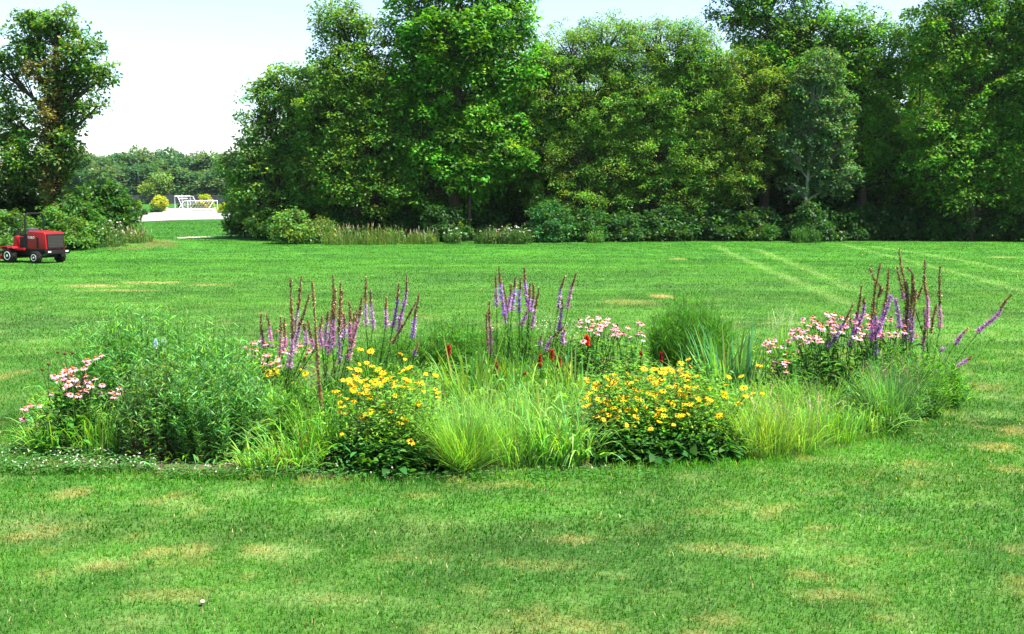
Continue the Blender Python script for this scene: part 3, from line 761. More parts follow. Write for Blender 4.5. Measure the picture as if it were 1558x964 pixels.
# ------------------------------------------------------------------ built things
class B:
    def __init__(s): s.bm = bmesh.new()
    def box(s, c, sz, rot=(0, 0, 0), bev=0.0):
        r_ = bmesh.ops.create_cube(s.bm, size=1.0, matrix=Matrix.Translation(c) @ Euler(rot).to_matrix().to_4x4() @ Matrix.Diagonal((*sz, 1)))
        if bev:
            es = list({e for v in r_['verts'] for e in v.link_edges})
            bmesh.ops.bevel(s.bm, geom=es, offset=bev, segments=2, affect='EDGES', profile=.6)
        return s
    def rod(s, a, b, r0, r1=None, seg=12):
        a = Vector(a); b = Vector(b); d = b - a
        q = d.to_track_quat('Z', 'Y').to_matrix().to_4x4()
        bmesh.ops.create_cone(s.bm, cap_ends=True, segments=seg, radius1=r0, radius2=r0 if r1 is None else r1, depth=d.length, matrix=Matrix.Translation((a + b) / 2) @ q)
        return s
    def pipe(s, pts, r0, seg=8):
        for a, b in zip(pts[:-1], pts[1:]): s.rod(a, b, r0, seg=seg)
        for p in pts[1:-1]: bmesh.ops.create_uvsphere(s.bm, u_segments=seg, v_segments=6, radius=r0 * 1.02, matrix=Matrix.Translation(p))
        return s
    def prism(s, prof, y0, y1, bev=0.0):
        """side profile (x, z) extruded from y0 to y1"""
        a = [s.bm.verts.new((x, y0, z)) for x, z in prof]; b = [s.bm.verts.new((x, y1, z)) for x, z in prof]
        n = len(prof); fs = [s.bm.faces.new(a), s.bm.faces.new(b[::-1])]
        for i in range(n): fs.append(s.bm.faces.new((a[i], b[i], b[(i + 1) % n], a[(i + 1) % n])))
        bmesh.ops.recalc_face_normals(s.bm, faces=fs)
        if bev:
            es = list({e for f in fs for e in f.edges})
            bmesh.ops.bevel(s.bm, geom=es, offset=bev, segments=3, affect='EDGES', profile=.6)
        return s
    def lathe(s, prof, c, axis='Y', seg=28):
        """(radius, offset) profile turned about an axis through c"""
        rings = []
        for r_, h in prof:
            ring = []
            for i in range(seg):
                t = 2 * math.pi * i / seg; a, b = r_ * math.cos(t), r_ * math.sin(t)
                v = (a, h, b) if axis == 'Y' else (a, b, h)
                ring.append(s.bm.verts.new((c[0] + v[0], c[1] + v[1], c[2] + v[2])))
            rings.append(ring)
        fs = []
        for p, q in zip(rings[:-1], rings[1:]):
            for i in range(seg): fs.append(s.bm.faces.new((p[i], p[(i + 1) % seg], q[(i + 1) % seg], q[i])))
        fs.append(s.bm.faces.new(rings[0])); fs.append(s.bm.faces.new(rings[-1]))
        bmesh.ops.recalc_face_normals(s.bm, faces=fs)
        return s
    def obj(s, name, mat, parent=None, smooth=False):
        me = bpy.data.meshes.new(name); s.bm.to_mesh(me); s.bm.free()
        if smooth:
            for p_ in me.polygons: p_.use_smooth = True
            try: me.set_sharp_from_angle(angle=R(35))
            except Exception: pass
        return link(name, me, M[mat] if isinstance(mat, str) else mat, parent)

def make_mower():
    base = g(56, 399)
    t = empty('riding_mower', (base[0], base[1], 0), 'red out-front riding mower with black roll bar parked by the left shrubs', 'mower', rz=R(157))
    # x forward, y left; rear axle at x=-.62, front axle at x=.72
    def wheel(x, y, r_, w, s, lb=None):
        o = B().lathe([(r_ * .56, -w / 2), (r_ * .80, -w * .5), (r_ * .96, -w * .42), (r_, -w * .2), (r_, w * .2), (r_ * .96, w * .42), (r_ * .80, w * .5), (r_ * .56, w / 2)], (x, y, r_))
        for i in range(22):
            a = 2 * math.pi * i / 22
            o.box((x + math.cos(a) * r_ * .995, y, r_ + math.sin(a) * r_ * .995), (.02, w * .8, .03), (0, -a + math.pi / 2 * 0, .35 * (1 if i % 2 else -1)))
        o = o.obj('wheel', 'tyre', t, True)
        q = B().lathe([(r_ * .57, s * w * .40), (r_ * .57, s * w * .53), (r_ * .50, s * w * .54), (r_ * .40, s * w * .40), (r_ * .18, s * w * .38), (r_ * .16, s * w * .56), (.02, s * w * .57)], (x, y, r_))
        for i in range(5):
            a = 2 * math.pi * i / 5
            q.rod((x + math.cos(a) * r_ * .3, y + s * w * .37, r_ + math.sin(a) * r_ * .3), (x + math.cos(a) * r_ * .3, y + s * w * .43, r_ + math.sin(a) * r_ * .3), .014, seg=6)
        q.obj('rim', 'rim', o, True)
    wheel(-.62, .58, .235, .22, 1); wheel(-.62, -.58, .235, .22, -1)
    wheel(.72, .62, .29, .27, 1); wheel(.72, -.62, .29, .27, -1)
    f = B().box((0, 0, .40), (1.9, .62, .13), bev=.01).box((-.62, 0, .26), (.12, 1.0, .10)).box((.72, 0, .30), (.14, 1.05, .13))
    f.box((-.55, 0, .50), (1.0, .86, .10), bev=.01)
    f.obj('chassis', 'black', t)
    B().box((-1.13, 0, .44), (.10, 1.18, .16), bev=.02).obj('rear_bumper', 'black', t)
    for y in (-.42, .42): B().box((-1.187, y, .46), (.012, .14, .055), bev=.004).obj('tail_lamp', 'lamp', t)
    # engine hood
    hd = B().prism([(-1.06, .54), (-1.02, 1.17), (-.98, 1.22), (-.15, 1.26), (-.06, 1.20), (-.03, .56)], -.46, .46, .035).obj('hood', 'red', t, True)
    B().box((-1.062, 0, .86), (.02, .74, .50), (0, .063, 0), bev=.006).obj('rear_grille', 'screen', hd)
    fr_ = B()
    for y in (-.385, .385): fr_.box((-1.065, y, .86), (.03, .03, .54), (0, .063, 0))
    for z, xx in ((.595, -1.083), (1.125, -1.048)): fr_.box((xx, 0, z), (.03, .80, .03), (0, .063, 0))
    fr_.obj('grille_frame', 'black', hd)
    sl = B()
    for z in np.linspace(.64, 1.08, 9): sl.box((-1.074 + (z - .86) * .063, 0, z), (.008, .72, .012))
    sl.obj('slats', 'black', hd)
    B().box((-.62, .464, .80), (.10, .012, .42), bev=.004).obj('side_vent', 'black', hd)
    bd = B().box((-.30, .468, 1.00), (.34, .010, .15), bev=.004).obj('badge', 'red', hd)
    tx = bpy.data.curves.new('lettering', 'FONT'); tx.body = 'TORO'; tx.size = .13; tx.extrude = .003; tx.align_x = 'CENTER'; tx.align_y = 'CENTER'
    to = bpy.data.objects.new('tmp_text', tx); COL.objects.link(to)
    bpy.context.view_layer.update()
    me = bpy.data.meshes.new_from_object(to.evaluated_get(bpy.context.evaluated_depsgraph_get()))
    bpy.data.objects.remove(to)
    o = link('lettering', me, M['white'], bd)
    o.location = (-.30, .479, 1.00); o.rotation_euler = (R(90), 0, R(180))
    B().box((-.1, .30, 1.245), (.05, .05, .03)).box((-.1, -.30, 1.245), (.05, .05, .03)).obj('hood_latch', 'metal', hd)
    # roll bar
    B().pipe([(.02, .44, .45), (.02, .44, 1.72), (.01, .40, 1.88), (.0, .32, 1.94), (.0, -.32, 1.94), (.01, -.40, 1.88), (.02, -.44, 1.72), (.02, -.44, .45)], .035).obj('roll_bar', 'black', t, True)
    for y in (-.44, .44): B().box((.02, y, .82), (.13, .09, .62), bev=.01).obj('roll_bar_bracket', 'black', t)
    # operator station
    B().prism([(.02, .50), (.02, .60), (.95, .56), (1.30, .64), (1.34, .60), (1.0, .47)], -.56, .56, .015).obj('platform', 'red', t, True)
    for s in (1, -1):
        B().prism([(.36, .58), (.46, .66), (.95, .66), (1.12, .56), (1.09, .55), (.93, .62), (.48, .62), (.40, .56)], s * .62 - .13, s * .62 + .13, .008).obj('fender', 'red', t, True)
    B().box((.30, 0, .70), (.50, .56, .26), bev=.03).obj('seat_base', 'black', t, True)
    st = B().box((.36, 0, .89), (.50, .52, .12), bev=.05).obj('seat', 'vinyl', t, True)
    B().box((.13, 0, 1.14), (.13, .50, .46), (0, -.18, 0), bev=.055).obj('backrest', 'vinyl', st, True)
    for y in (-.30, .30): B().box((.30, y, 1.07), (.34, .07, .06), bev=.02).rod((.14, y, .88), (.16, y, 1.07), .018).obj('armrest', 'black', st, True)
    cn = B().prism([(.86, .58), (.80, 1.02), (.90, 1.06), (1.02, 1.0), (1.08, .60)], -.16, .16, .03).obj('steering_console', 'red', t, True)
    sw = B(); c = Vector((.78, 0, 1.16)); ax = Vector((-.45, 0, .9)).normalized(); u_ = Vector((0, 1, 0)); w_ = ax.cross(u_)
    ring = [c + .19 * (math.cos(a) * u_ + math.sin(a) * w_) for a in np.linspace(0, 2 * math.pi, 19)]
    sw.pipe(ring, .014, 6)
    for a in (0, 2.1, 4.2): sw.rod(c, c + .19 * (math.cos(a) * u_ + math.sin(a) * w_), .01, seg=6)
    sw.rod(c, Vector((.86, 0, 1.0)), .022)
    sw.obj('steering_wheel', 'black', cn, True)
    B().box((.16, .42, .86), (.34, .12, .34), bev=.04).obj('fuel_tank', 'black', t, True)
    lv = B()
    for i in range(3): lv.rod((.30 + .07 * i, -.38, .75), (.34 + .07 * i, -.38, 1.10), .009, seg=6)
    lv.obj('control_levers', 'black', t)
    # cutting deck in front
    dk = B().prism([(1.12, .14), (1.12, .24), (1.20, .27), (2.0, .27), (2.16, .20), (2.16, .12)], -.78, .78, .015).obj('cutting_deck', 'red', t, True)
    B().lathe([(.11, .27), (.11, .36), (.05, .38)], (1.6, .45, 0), 'Z', 14).lathe([(.11, .27), (.11, .36), (.05, .38)], (1.6, -.45, 0), 'Z', 14).lathe([(.11, .27), (.11, .37), (.05, .39)], (1.5, 0, 0), 'Z', 14).obj('spindle_covers', 'black', dk, True)
    am = B()
    for y in (-.36, .36): am.rod((.78, y, .36), (1.45, y, .30), .035)
    am.rod((1.15, .2, .62), (1.75, .35, .30), .025).rod((1.15, -.2, .62), (1.75, -.35, .30), .025)
    am.obj('lift_arms', 'black', t)
    for y in (-.62, .62):
        o = B().lathe([(.06, -.04), (.10, -.045), (.12, -.03), (.12, .03), (.10, .045), (.06, .04)], (2.32, y, .12)).obj('caster_wheel', 'tyre', dk, True)
    B().rod((2.1, .62, .24), (2.32, .62, .30), .02).rod((2.32, .62, .30), (2.32, .62, .14), .015).rod((2.1, -.62, .24), (2.32, -.62, .30), .02).rod((2.32, -.62, .30), (2.32, -.62, .14), .015).obj('caster_forks', 'black', dk)
    return t
make_mower()

# white rail fence in front of the gravel
def rail_fence():
    P = [g(255, 334.5), g(291, 334.2), g(327.5, 333.6)]
    t = empty('rail_fence', P[0], 'low white rail fence on three posts in front of the gravel lot', 'fence')
    L = lambda p: Vector(p) - Vector(P[0])
    for p in P:
        q = L(p)
        o = B().box((q.x, q.y, q.z + .75), (.12, .12, 1.5), bev=.01).obj('post', 'white', t)
        B().box((q.x, q.y, q.z + 1.53), (.18, .18, .06), bev=.01).obj('cap', 'white', o)
    for a, b in zip(P[:-1], P[1:]):
        a, b = L(a), L(b); d = b - a; an = math.atan2(d.y, d.x)
        for z, h in ((1.36, .16), (.92, .09), (.48, .09)):
            c = (a + b) / 2
            B().box((c.x, c.y, c.z + z), (d.length - .13, .05, h), (0, 0, an)).obj('rail', 'white', t)
rail_fence()

def goal(label, u0, v0, u1, v1, hpx, dv, Yd=None):
    a = g(u0, v0); b = g(u1, v1)
    t = empty('soccer_goal', a, label, 'goal', 'white soccer goals beyond the gravel lot')
    A_, B_ = Vector((0, 0, 0)), Vector(b - a)
    h = hpx / pxm(a[1]); d = Vector((dv[0], dv[1], 0))
    up = Vector((0, 0, h)); r_ = .055
    B().pipe([A_, A_ + up, B_ + up, B_], r_).obj('goal_frame', 'white', t, True)
    B().pipe([A_ + up, A_ + up * .97 + d * .35, A_ + d], r_ * .7).pipe([B_ + up, B_ + up * .97 + d * .35, B_ + d], r_ * .7).pipe([A_ + d, B_ + d], r_ * .7).pipe([A_, A_ + d], r_ * .7).pipe([B_, B_ + d], r_ * .7).obj('back_frame', 'white', t, True)
    n = B()
    for i in range(1, 10):
        s = i / 10; p = A_.lerp(B_, s); n.pipe([p + up, p + up * .97 + d * .35, p + d], .005, 3)
    for j in range(1, 6):
        s = j / 6; p0 = (up * .97 + d * .35).lerp(d, s); n.pipe([A_ + p0, B_ + p0], .005, 3)
    n.obj('net', 'net', t)
goal('taller white soccer goal standing farther back beside the round golden shrub', 266.5, 319.5, 290, 319.2, 21, (2.0, -1.2))
goal('lower wide white soccer goal in front of the right golden shrub', 286, 321.5, 331, 321, 16, (-1.2, -2.2))

def cart():
    p = g(279, 316.5)
    t = empty('utility_cart', p, 'small dark utility cart with white roof parked behind the taller goal', 'cart', rz=R(20))
    bd = B().prism([(-1.1, .25), (-1.1, .75), (-.3, .78), (-.25, .45), (.55, .45), (.75, .8), (1.15, .65), (1.2, .28)], -.55, .55, .03).obj('body', 'black', t, True)
    B().box((-.35, 0, .86), (.5, 1.0, .14), bev=.04).box((-.58, 0, 1.1), (.1, 1.0, .4), bev=.04).obj('seat', 'vinyl', t, True)
    B().box((-.05, 0, 1.92), (1.7, 1.25, .22), bev=.05).obj('roof', 'white', t, True)
    pr = B()
    for x in (-.75, .7):
        for y in (-.5, .5): pr.rod((x, y, .7), (x * .9, y, 1.86), .025, seg=6)
    pr.obj('roof_posts', 'black', t)
    for x in (-.75, .8):
        for y in (-.55, .55): B().lathe([(.1, -.08), (.22, -.09), (.23, 0), (.22, .09), (.1, .08)], (x, y, .23)).obj('wheel', 'tyre', t, True)
cart()
def flag_pole():
    p = g(277.5, 315.5)
    t = empty('pole', p, 'thin white pole standing up beside the utility cart', 'pole')
    B().rod((0, 0, 0), (0, 0, 2.7), .05, .035).obj('shaft', 'white', t, True)
    B().rod((0, 0, 0), (0, 0, .12), .16).obj('foot', 'white', t)
flag_pole()

def field_fence():
    x0, x1, Y = X(40, 300, 224), X(470, 300, 224), 224
    t = empty('field_fence', (x0, Y, float(gz(x0, Y))), 'long dark screened fence in front of the distant wood', 'fence')
    n = 18
    for i in range(n):
        s = (x1 - x0) * i / (n - 1)
        B().rod((s, 0, 0), (s, 0, 1.95), .06, seg=8).obj('post', 'post', t)
    B().box(((x1 - x0) / 2, -.08, .98), (x1 - x0, .03, 1.7)).obj('windscreen', 'fence', t)
    B().rod((0, 0, 1.92), (x1 - x0, 0, 1.92), .035, seg=6).obj('top_rail', 'post', t)
field_fence()

# ------------------------------------------------------------------ flower bed: pieces
def tube_along(A, pts, rads, col, m=5):
    A.tubes(np.asarray(pts)[None], np.asarray(rads)[None], col, m)

def resample(P, n):
    P = np.asarray(P, float)
    d = np.r_[0, np.cumsum(np.linalg.norm(np.diff(P, axis=0), axis=1))]
    t = np.linspace(0, d[-1], n)
    Q = np.stack([np.interp(t, d, P[:, i]) for i in range(3)], 1)
    for _ in range(3): Q[1:-1] = (Q[:-2] + 2 * Q[1:-1] + Q[2:]) / 4
    return Q, d[-1]

def florets(A, r, spine, length, rad0, rad1, per_m, sz, cols, kind):
    """tufts set spirally round a spike from spine[0] (bottom) to spine[-1] (top)"""
    n = max(8, int(per_m * length)); t = (np.arange(n) + r.random(n) * .6) / n; t = np.clip(t, 0, 1)
    k = len(spine); ti = t * (k - 1)
    c = np.stack([np.interp(ti, np.arange(k), spine[:, d]) for d in range(3)], 1)
    T = unit(np.stack([np.interp(ti, np.arange(k), np.gradient(spine[:, d])) for d in range(3)], 1))
    a = np.arange(n) * 2.4 + r.random(n) * .5
    ref = np.where(np.abs(T[:, 2:3]) > .9, np.array([[1., 0, 0]]), np.array([[0, 0, 1.]]))
    U = unit(np.cross(T, ref)); Vv = np.cross(T, U)
    Rd = np.cos(a)[:, None] * U + np.sin(a)[:, None] * Vv
    rad = (rad0 + (rad1 - rad0) * t) * r.uniform(.6, 1.25, n) * (1 + .18 * np.sin(t * 17 + r.uniform(0, 6)))
    m = 4
    for j in range(m):
        D = unit(Rd + T * (.25 + .3 * r.random((n, 1))) + r.normal(0, .35, (n, 3)))
        S = unit(np.cross(D, r.normal(0, 1, (n, 3))))
        p0 = c + Rd * .002; p1 = c + D * (rad * .75)[:, None]; p2 = c + D * (rad * r.uniform(.95, 1.25, n))[:, None]
        P = np.stack([p0, p1, p2], 1)
        A.strips(P, np.tile([.25, 1, .45], (n, 1)) * sz * r.uniform(.7, 1.3, (n, 1)), S, cols(n, t))

PUR = np.array([.50, .34, .62]); PINK = np.array([.72, .44, .66]); LAV = np.array([.60, .48, .72])
BRN = np.array([.22, .14, .06]); TANB = np.array([.46, .40, .16]); DKB = np.array([.15, .085, .08])

GLI = 'blazing star plants in the flower bed'
def liatris(label, base_uv, stalks, seed, tone=PUR, bush=1.0):
    """stalks: (points px tip->bottom of the flowering part, purple fraction from the bottom)"""
    r = rng(seed); b = g(*base_uv); Y = b[1]
    root = empty('blazing_star', b, label, 'flowering plant', GLI)
    F = Acc(); n = int(300 * bush)
    for si, (pts, pf) in enumerate(stalks):
        dy = r.uniform(-.25, .25)
        W = [at(u, v, Y + dy) for u, v in pts][::-1]          # bottom -> tip
        foot = b + np.array([r.normal(0, .09), r.normal(0, .09), 0])
        ctrl = [foot, foot * .45 + np.array(W[0]) * .55 + np.array([0, 0, .03])] + W
        spk, Ls = resample(W, 22); wob = np.sin(np.linspace(0, r.uniform(4, 8), 22) + r.uniform(0, 6))[:, None] * r.normal(0, .007, (1, 3)) * [1, 1, 0]; spk = spk + wob
        stem, Lt = resample([foot, ctrl[1], W[0]], 12)
        A = Acc(); tube_along(A, stem, np.linspace(.0060, .0042, 12), (.045, .10, .03), 5)
        # leaves up the stem, crowded and upturned
        m = int(Lt * 120); t = r.random(m) ** .8
        c = np.stack([np.interp(t * 11, np.arange(12), stem[:, d]) for d in range(3)], 1)
        a = r.uniform(0, 6.28, m); D = unit(np.stack([np.cos(a), np.sin(a), r.uniform(.1, .9, m)], 1))
        L = r.uniform(.07, .17, m) * (1.15 - .75 * t); 
        P = np.stack([c, c + D * (L * .5)[:, None] + [0, 0, .008], c + D * L[:, None] - np.array([0, 0, 1]) * (L * .25)[:, None]], 1)
        A.strips(P, np.tile([.5, 1, .15], (m, 1)) * .009, unit(np.cross(D, [0, 0, 1.])), hues(r, m, (.06, .18, .03), .25))
        so = A.build('stem', M['leaf_matte'], root, b)
        k = int(round(pf * 21))
        if k >= 3:
            A = Acc(); sp = spk[:k + 1]; ln = Ls * pf
            tube_along(A, sp, np.full(k + 1, .004), (.10, .08, .06), 4)
            tn = (tone * [.66, .52, .56] + np.array([.12, .08, .08])) * r.uniform(.85, 1.15, 3)
            florets(A, r, sp, ln, .037, .025, 270, .0085, lambda n_, t_: np.where(r.random((n_, 1)) < .12, hues(r, n_, (.72, .60, .72), .12), hues(r, n_, tn, .25)), 0)  # a few pale florets: whitish highlights put into the colour
            florets(A, r, sp, ln, .015, .012, 130, .0080, lambda n_, t_: hues(r, n_, (.13, .08, .12), .25), 0)
            A.build('flower_spike', M['petal'], so, b)
        if k <= 18:
            A = Acc(); sp = spk[k:]; ln = Ls * (1 - pf)
            tube_along(A, sp, np.linspace(.006, .003, len(sp)), (.10, .075, .04), 4)
            mixt = r.random() * .6
            cc = BRN * (1 - mixt) + DKB * mixt
            florets(A, r, sp, ln, .026, .013, 270, .0115, lambda n_, t_: np.where(r.random((n_, 1)) < .33, hues(r, n_, TANB, .2), hues(r, n_, cc, .25)), 0)
            A.build('spent_spike', M['dry'], so, b)
    # basal leaves
    m = n; a = r.uniform(0, 6.28, m); q = r.uniform(0, .20, m)
    c = b + np.stack([np.cos(a) * q, np.sin(a) * q, np.zeros(m)], 1)
    h = r.uniform(.18, .72, m); D = np.stack([np.cos(a), np.sin(a), a * 0], 1); t = np.linspace(0, 1, 5)
    o = r.uniform(.1, .32, m)
    P = c[:, None] + D[:, None] * (o[:, None] * t ** 1.3)[..., None]; P[:, :, 2] += h[:, None] * (t * (1.25 - .55 * t))[None]
    F.strips(P, np.tile([.8, 1, 1, .7, .1], (m, 1)) * .010, np.stack([-D[:, 1], D[:, 0], a * 0], 1), hues(r, m, (.065, .19, .03), .25))
    F.build('basal_leaves', M['leaf_matte'], root, b)
    return root

# flower heads as shared meshes
def head_mesh(kind, seed):
    r = rng(seed); A = Acc()
    if kind == 'cone':
        n = r.integers(11, 15); L = .036; W = .013; col = PK[seed % 3]
        a = np.arange(n) * 2 * math.pi / n + r.normal(0, .1, n)
        D = np.stack([np.cos(a), np.sin(a), a * 0], 1)
        dr = r.uniform(.1, .55, n)
        P = np.stack([D * .008, D * (.008 + L * .45) + np.array([0, 0, -.004]), D * (.008 + L * .9) - np.array([0, 0, 1]) * (L * dr)[:, None]], 1)
        A.strips(P, np.tile([.6, 1, .65], (n, 1)) * W, np.stack([-D[:, 1], D[:, 0], a * 0], 1), hues(r, n, col, .10))
    else:
        n = r.integers(10, 14); L = .034; W = .0125
        a = np.arange(n) * 2 * math.pi / n + r.normal(0, .12, n)
        D = np.stack([np.cos(a), np.sin(a), a * 0], 1); dr = r.normal(.08, .15, n)
        P = np.stack([D * .006, D * (.006 + L * .5) + np.array([0, 0, .003]), D * (.006 + L) - np.array([0, 0, 1]) * (L * dr)[:, None]], 1)
        A.strips(P, np.tile([.6, 1, .4], (n, 1)) * W, np.stack([-D[:, 1], D[:, 0], a * 0], 1), hues(r, n, (.86, .46, .004), .12))
    return mesh('petals', np.concatenate(A.V), np.concatenate(A.F), np.concatenate(A.C))
def disc_mesh(kind, seed):
    r = rng(seed); A = Acc()
    if kind == 'cone': rr, zz, cb, ct = [.0, .0125, .0145, .012, .006, .0005], [-.003, -.002, .006, .014, .019, .020], (.10, .035, .015), (.48, .14, .03)
    elif kind == 'bare': rr, zz, cb, ct = [.0, .013, .015, .013, .007, .0005], [-.004, -.002, .006, .015, .021, .022], (.06, .03, .015), (.10, .05, .02)
    else: rr, zz, cb, ct = [.0, .0075, .008, .007, .004, .0005], [-.001, 0, .003, .006, .008, .0085], (.05, .02, .008), (.07, .03, .01)
    P = np.stack([np.zeros(6), np.zeros(6), zz], 1)[None]
    A.tubes(P, np.array(rr)[None], ct, 9)
    V = A.V[0]; s = np.clip((V[:, 2] - min(zz)) / (max(zz) - min(zz)), 0, 1)[:, None]
    C = np.array(cb) * (1 - s) + np.array(ct) * s
    C = C * r.uniform(.6, 1.4, (len(V), 1))
    return mesh('disc', V, A.F[0], C, False)
PK = [np.array([.76, .40, .49]), np.array([.80, .50, .57]), np.array([.70, .30, .42])]
CH = [head_mesh('cone', 500 + i) for i in range(4)]; RH = [head_mesh('rud', 510 + i) for i in range(4)]
CD = [disc_mesh('cone', 520 + i) for i in range(2)]; RD = [disc_mesh('rud', 530 + i) for i in range(2)]; BD = disc_mesh('bare', 540)
for m_ in CH + RH: m_.materials.append(M['petal'])
for m_ in CD + RD + [BD]: m_.materials.append(M['dry'])

def put_head(root, b, P, N, hm, dm, s, yaw, bare=False):
    q = Vector(N).to_track_quat('Z', 'Y').to_euler()
    if bare:
        o = link('seed_cone', dm, None, root); 
    else:
        o = link('flower_head', hm, None, root)
        c = link('flower_cone', dm, None, o)
    o.location = [float(v) for v in (P - b)]
    o.rotation_euler = (Matrix(Euler(q).to_matrix()) @ Euler((0, 0, yaw)).to_matrix()).to_euler()
    o.scale = (s, s, s)

def stems_to(A, r, b, tips, col, w=.0045, spread=.18, leafy=6, leafL=.10, leafW=.03, lcol=(.04, .13, .02)):
    n = len(tips); foot = b + np.stack([r.normal(0, spread, n), r.normal(0, spread * .7, n), np.zeros(n)], 1)
    foot[:, :2] = foot[:, :2] * .6 + (tips[:, :2]) * .4; foot[:, 2] = b[2]
    mid = foot * .4 + tips * .6; mid[:, :2] = foot[:, :2] * .62 + tips[:, :2] * .38
    s = np.linspace(0, 1, 6)[None, :, None]
    P = (1 - s) ** 2 * foot[:, None] + 2 * s * (1 - s) * mid[:, None] + s ** 2 * tips[:, None]
    A.tubes(P, np.full((n, 6), w / 2 * 1.2), col, 3)
    m = n * leafy; i = np.repeat(np.arange(n), leafy); t = r.uniform(.1, .92, m)
    c = np.stack([P[i, np.clip((t * 5).astype(int), 0, 4), d] * (1 - (t * 5) % 1) + P[i, np.clip((t * 5).astype(int) + 1, 0, 5), d] * ((t * 5) % 1) for d in range(3)], 1)
    blade(A, r, c, leafL * (1.15 - .6 * t), leafW * (1.15 - .6 * t), lcol)
    return P

def blade(A, r, c, L, W, col, up=.45, droop=.5, v=.22, warm=0.):
    """broad lance-shaped leaves that arch over"""
    m = len(c); a = r.uniform(0, 6.28, m); L = np.broadcast_to(L, (m,)) * r.uniform(.7, 1.3, m); W = np.broadcast_to(W, (m,)) * r.uniform(.8, 1.2, m)
    D = unit(np.stack([np.cos(a), np.sin(a), r.normal(up, .3, m)], 1))
    S = unit(np.cross(D, np.array([0, 0, 1.]) + r.normal(0, .35, (m, 3))))
    dn = np.array([0, 0, -1.])
    P = np.stack([c, c + D * (L * .35)[:, None], c + D * (L * .7)[:, None] + dn * (L * .12 * droop * 2)[:, None], c + D * (L)[:, None] + dn * (L * .32 * droop * 2)[:, None]], 1)
    A.strips(P, np.array([.15, 1, .8, .06])[None] * W[:, None], S, hues(r, m, col, v, warm))

def in_dome(r, n, c, rad, lo=.0, power=.35):
    """points inside a dome, more of them near its skin; rad=(rx,ry,h)"""
    d = unit(r.normal(0, 1, (n, 3))); d[:, 2] = np.abs(d[:, 2])
    q = r.uniform(lo, 1, n) ** power
    P = d * q[:, None] * np.array(rad) * (1 + .12 * r.normal(0, 1, (n, 1)))
    P[:, 2] = np.maximum(P[:, 2], .01)
    return c + P

GCF = 'pink coneflower plants in the flower bed'
def coneflower(label, base_uv, heads, seed, dom, nleaf=500, lcol=(.065, .195, .030), bare=(), sz=1.0, ddy=.35):
    """heads: list of (u, v); dom=(rx, ry, h) foliage in metres"""
    r = rng(seed); b = g(*base_uv); Y = b[1]
    root = empty('coneflower', b, label, 'flowering plant', GCF)
    vs = np.array([h[1] for h in heads]); v0, v1 = vs.min(), vs.max()
    tips = np.array([at(u, v, Y + ddy * (1 - 2 * (v - v0) / max(v1 - v0, 1)) + r.normal(0, .1)) for u, v in heads])
    bt = np.array([at(u, v, Y + r.normal(0, .1)) for u, v in bare]) if len(bare) else np.zeros((0, 3))
    A = Acc(); stems_to(A, r, b, np.concatenate([tips, bt]), (.05, .11, .03), w=.006, leafL=.12, leafW=.035, leafy=5, lcol=lcol, spread=dom[0] * .5)
    blade(A, r, in_dome(r, nleaf, b, dom), .13, .035, lcol, v=.28)
    A.build('foliage', M['leaf_matte'], root, b)
    for i, p_ in enumerate(tips):
        N = unit(np.array([r.normal(.06, .22), r.normal(-.12, .22), 1.]))
        put_head(root, b, p_, N, CH[r.integers(0, 4)], CD[r.integers(0, 2)], sz * r.uniform(.75, 1.1), r.uniform(0, 6), bare=False) if r.random() > .08 else put_head(root, b, p_, N, None, BD, .9, 0, True)
    for p_ in bt: put_head(root, b, p_, (0, 0, 1), None, BD, 1.1, 0, True)
    return root

GRU = 'black-eyed susan bushes in the flower bed'
def rudbeckia(label, base_uv, heads, seed, dom, nleaf=3000, lcol=(.040, .135, .020), ddy=.4, sz=1.0, broad=60):
    r = rng(seed); b = g(*base_uv); Y = b[1]; c = b + np.array([0, dom[1] * .75, 0])
    root = empty('black_eyed_susan', b, label, 'flowering plant', GRU)
    vs = np.array([h[1] for h in heads]); v0, v1 = vs.min(), vs.max()
    tips = np.array([at(u, v, c[1] - dom[1] * .9 + 1.7 * dom[1] * (1 - (v - v0) / max(v1 - v0, 1)) + r.normal(0, .05)) for u, v in heads])
    A = Acc(); stems_to(A, r, c, tips, (.05, .11, .03), w=.004, leafL=.06, leafW=.02, leafy=5, lcol=(.05, .15, .022), spread=dom[0] * .4)
    P = in_dome(r, nleaf, c, dom)
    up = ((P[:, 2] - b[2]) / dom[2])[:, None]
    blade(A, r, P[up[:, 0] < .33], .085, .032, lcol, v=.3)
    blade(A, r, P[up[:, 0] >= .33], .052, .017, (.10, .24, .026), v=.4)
    a = r.uniform(math.pi, 2 * math.pi, broad); q = np.stack([np.cos(a) * dom[0] * 1.0, np.sin(a) * dom[1] * .95, r.uniform(.02, .16, broad)], 1)
    blade(A, r, c + q, .18, .085, (.035, .115, .022), up=.2)
    A.build('foliage', M['leaf'], root, b)
    order = np.argsort(tips[:, 1])
    for n_, i in enumerate(order[:100]):
        N = unit(np.array([r.normal(.05, .35), r.normal(-.38, .35), 1.]))
        put_head(root, b, tips[i], N, RH[r.integers(0, 4)], RD[r.integers(0, 2)] if r.random() > .1 else BD, sz * r.uniform(.55, 1.1), r.uniform(0, 6), bare=False)
    return root

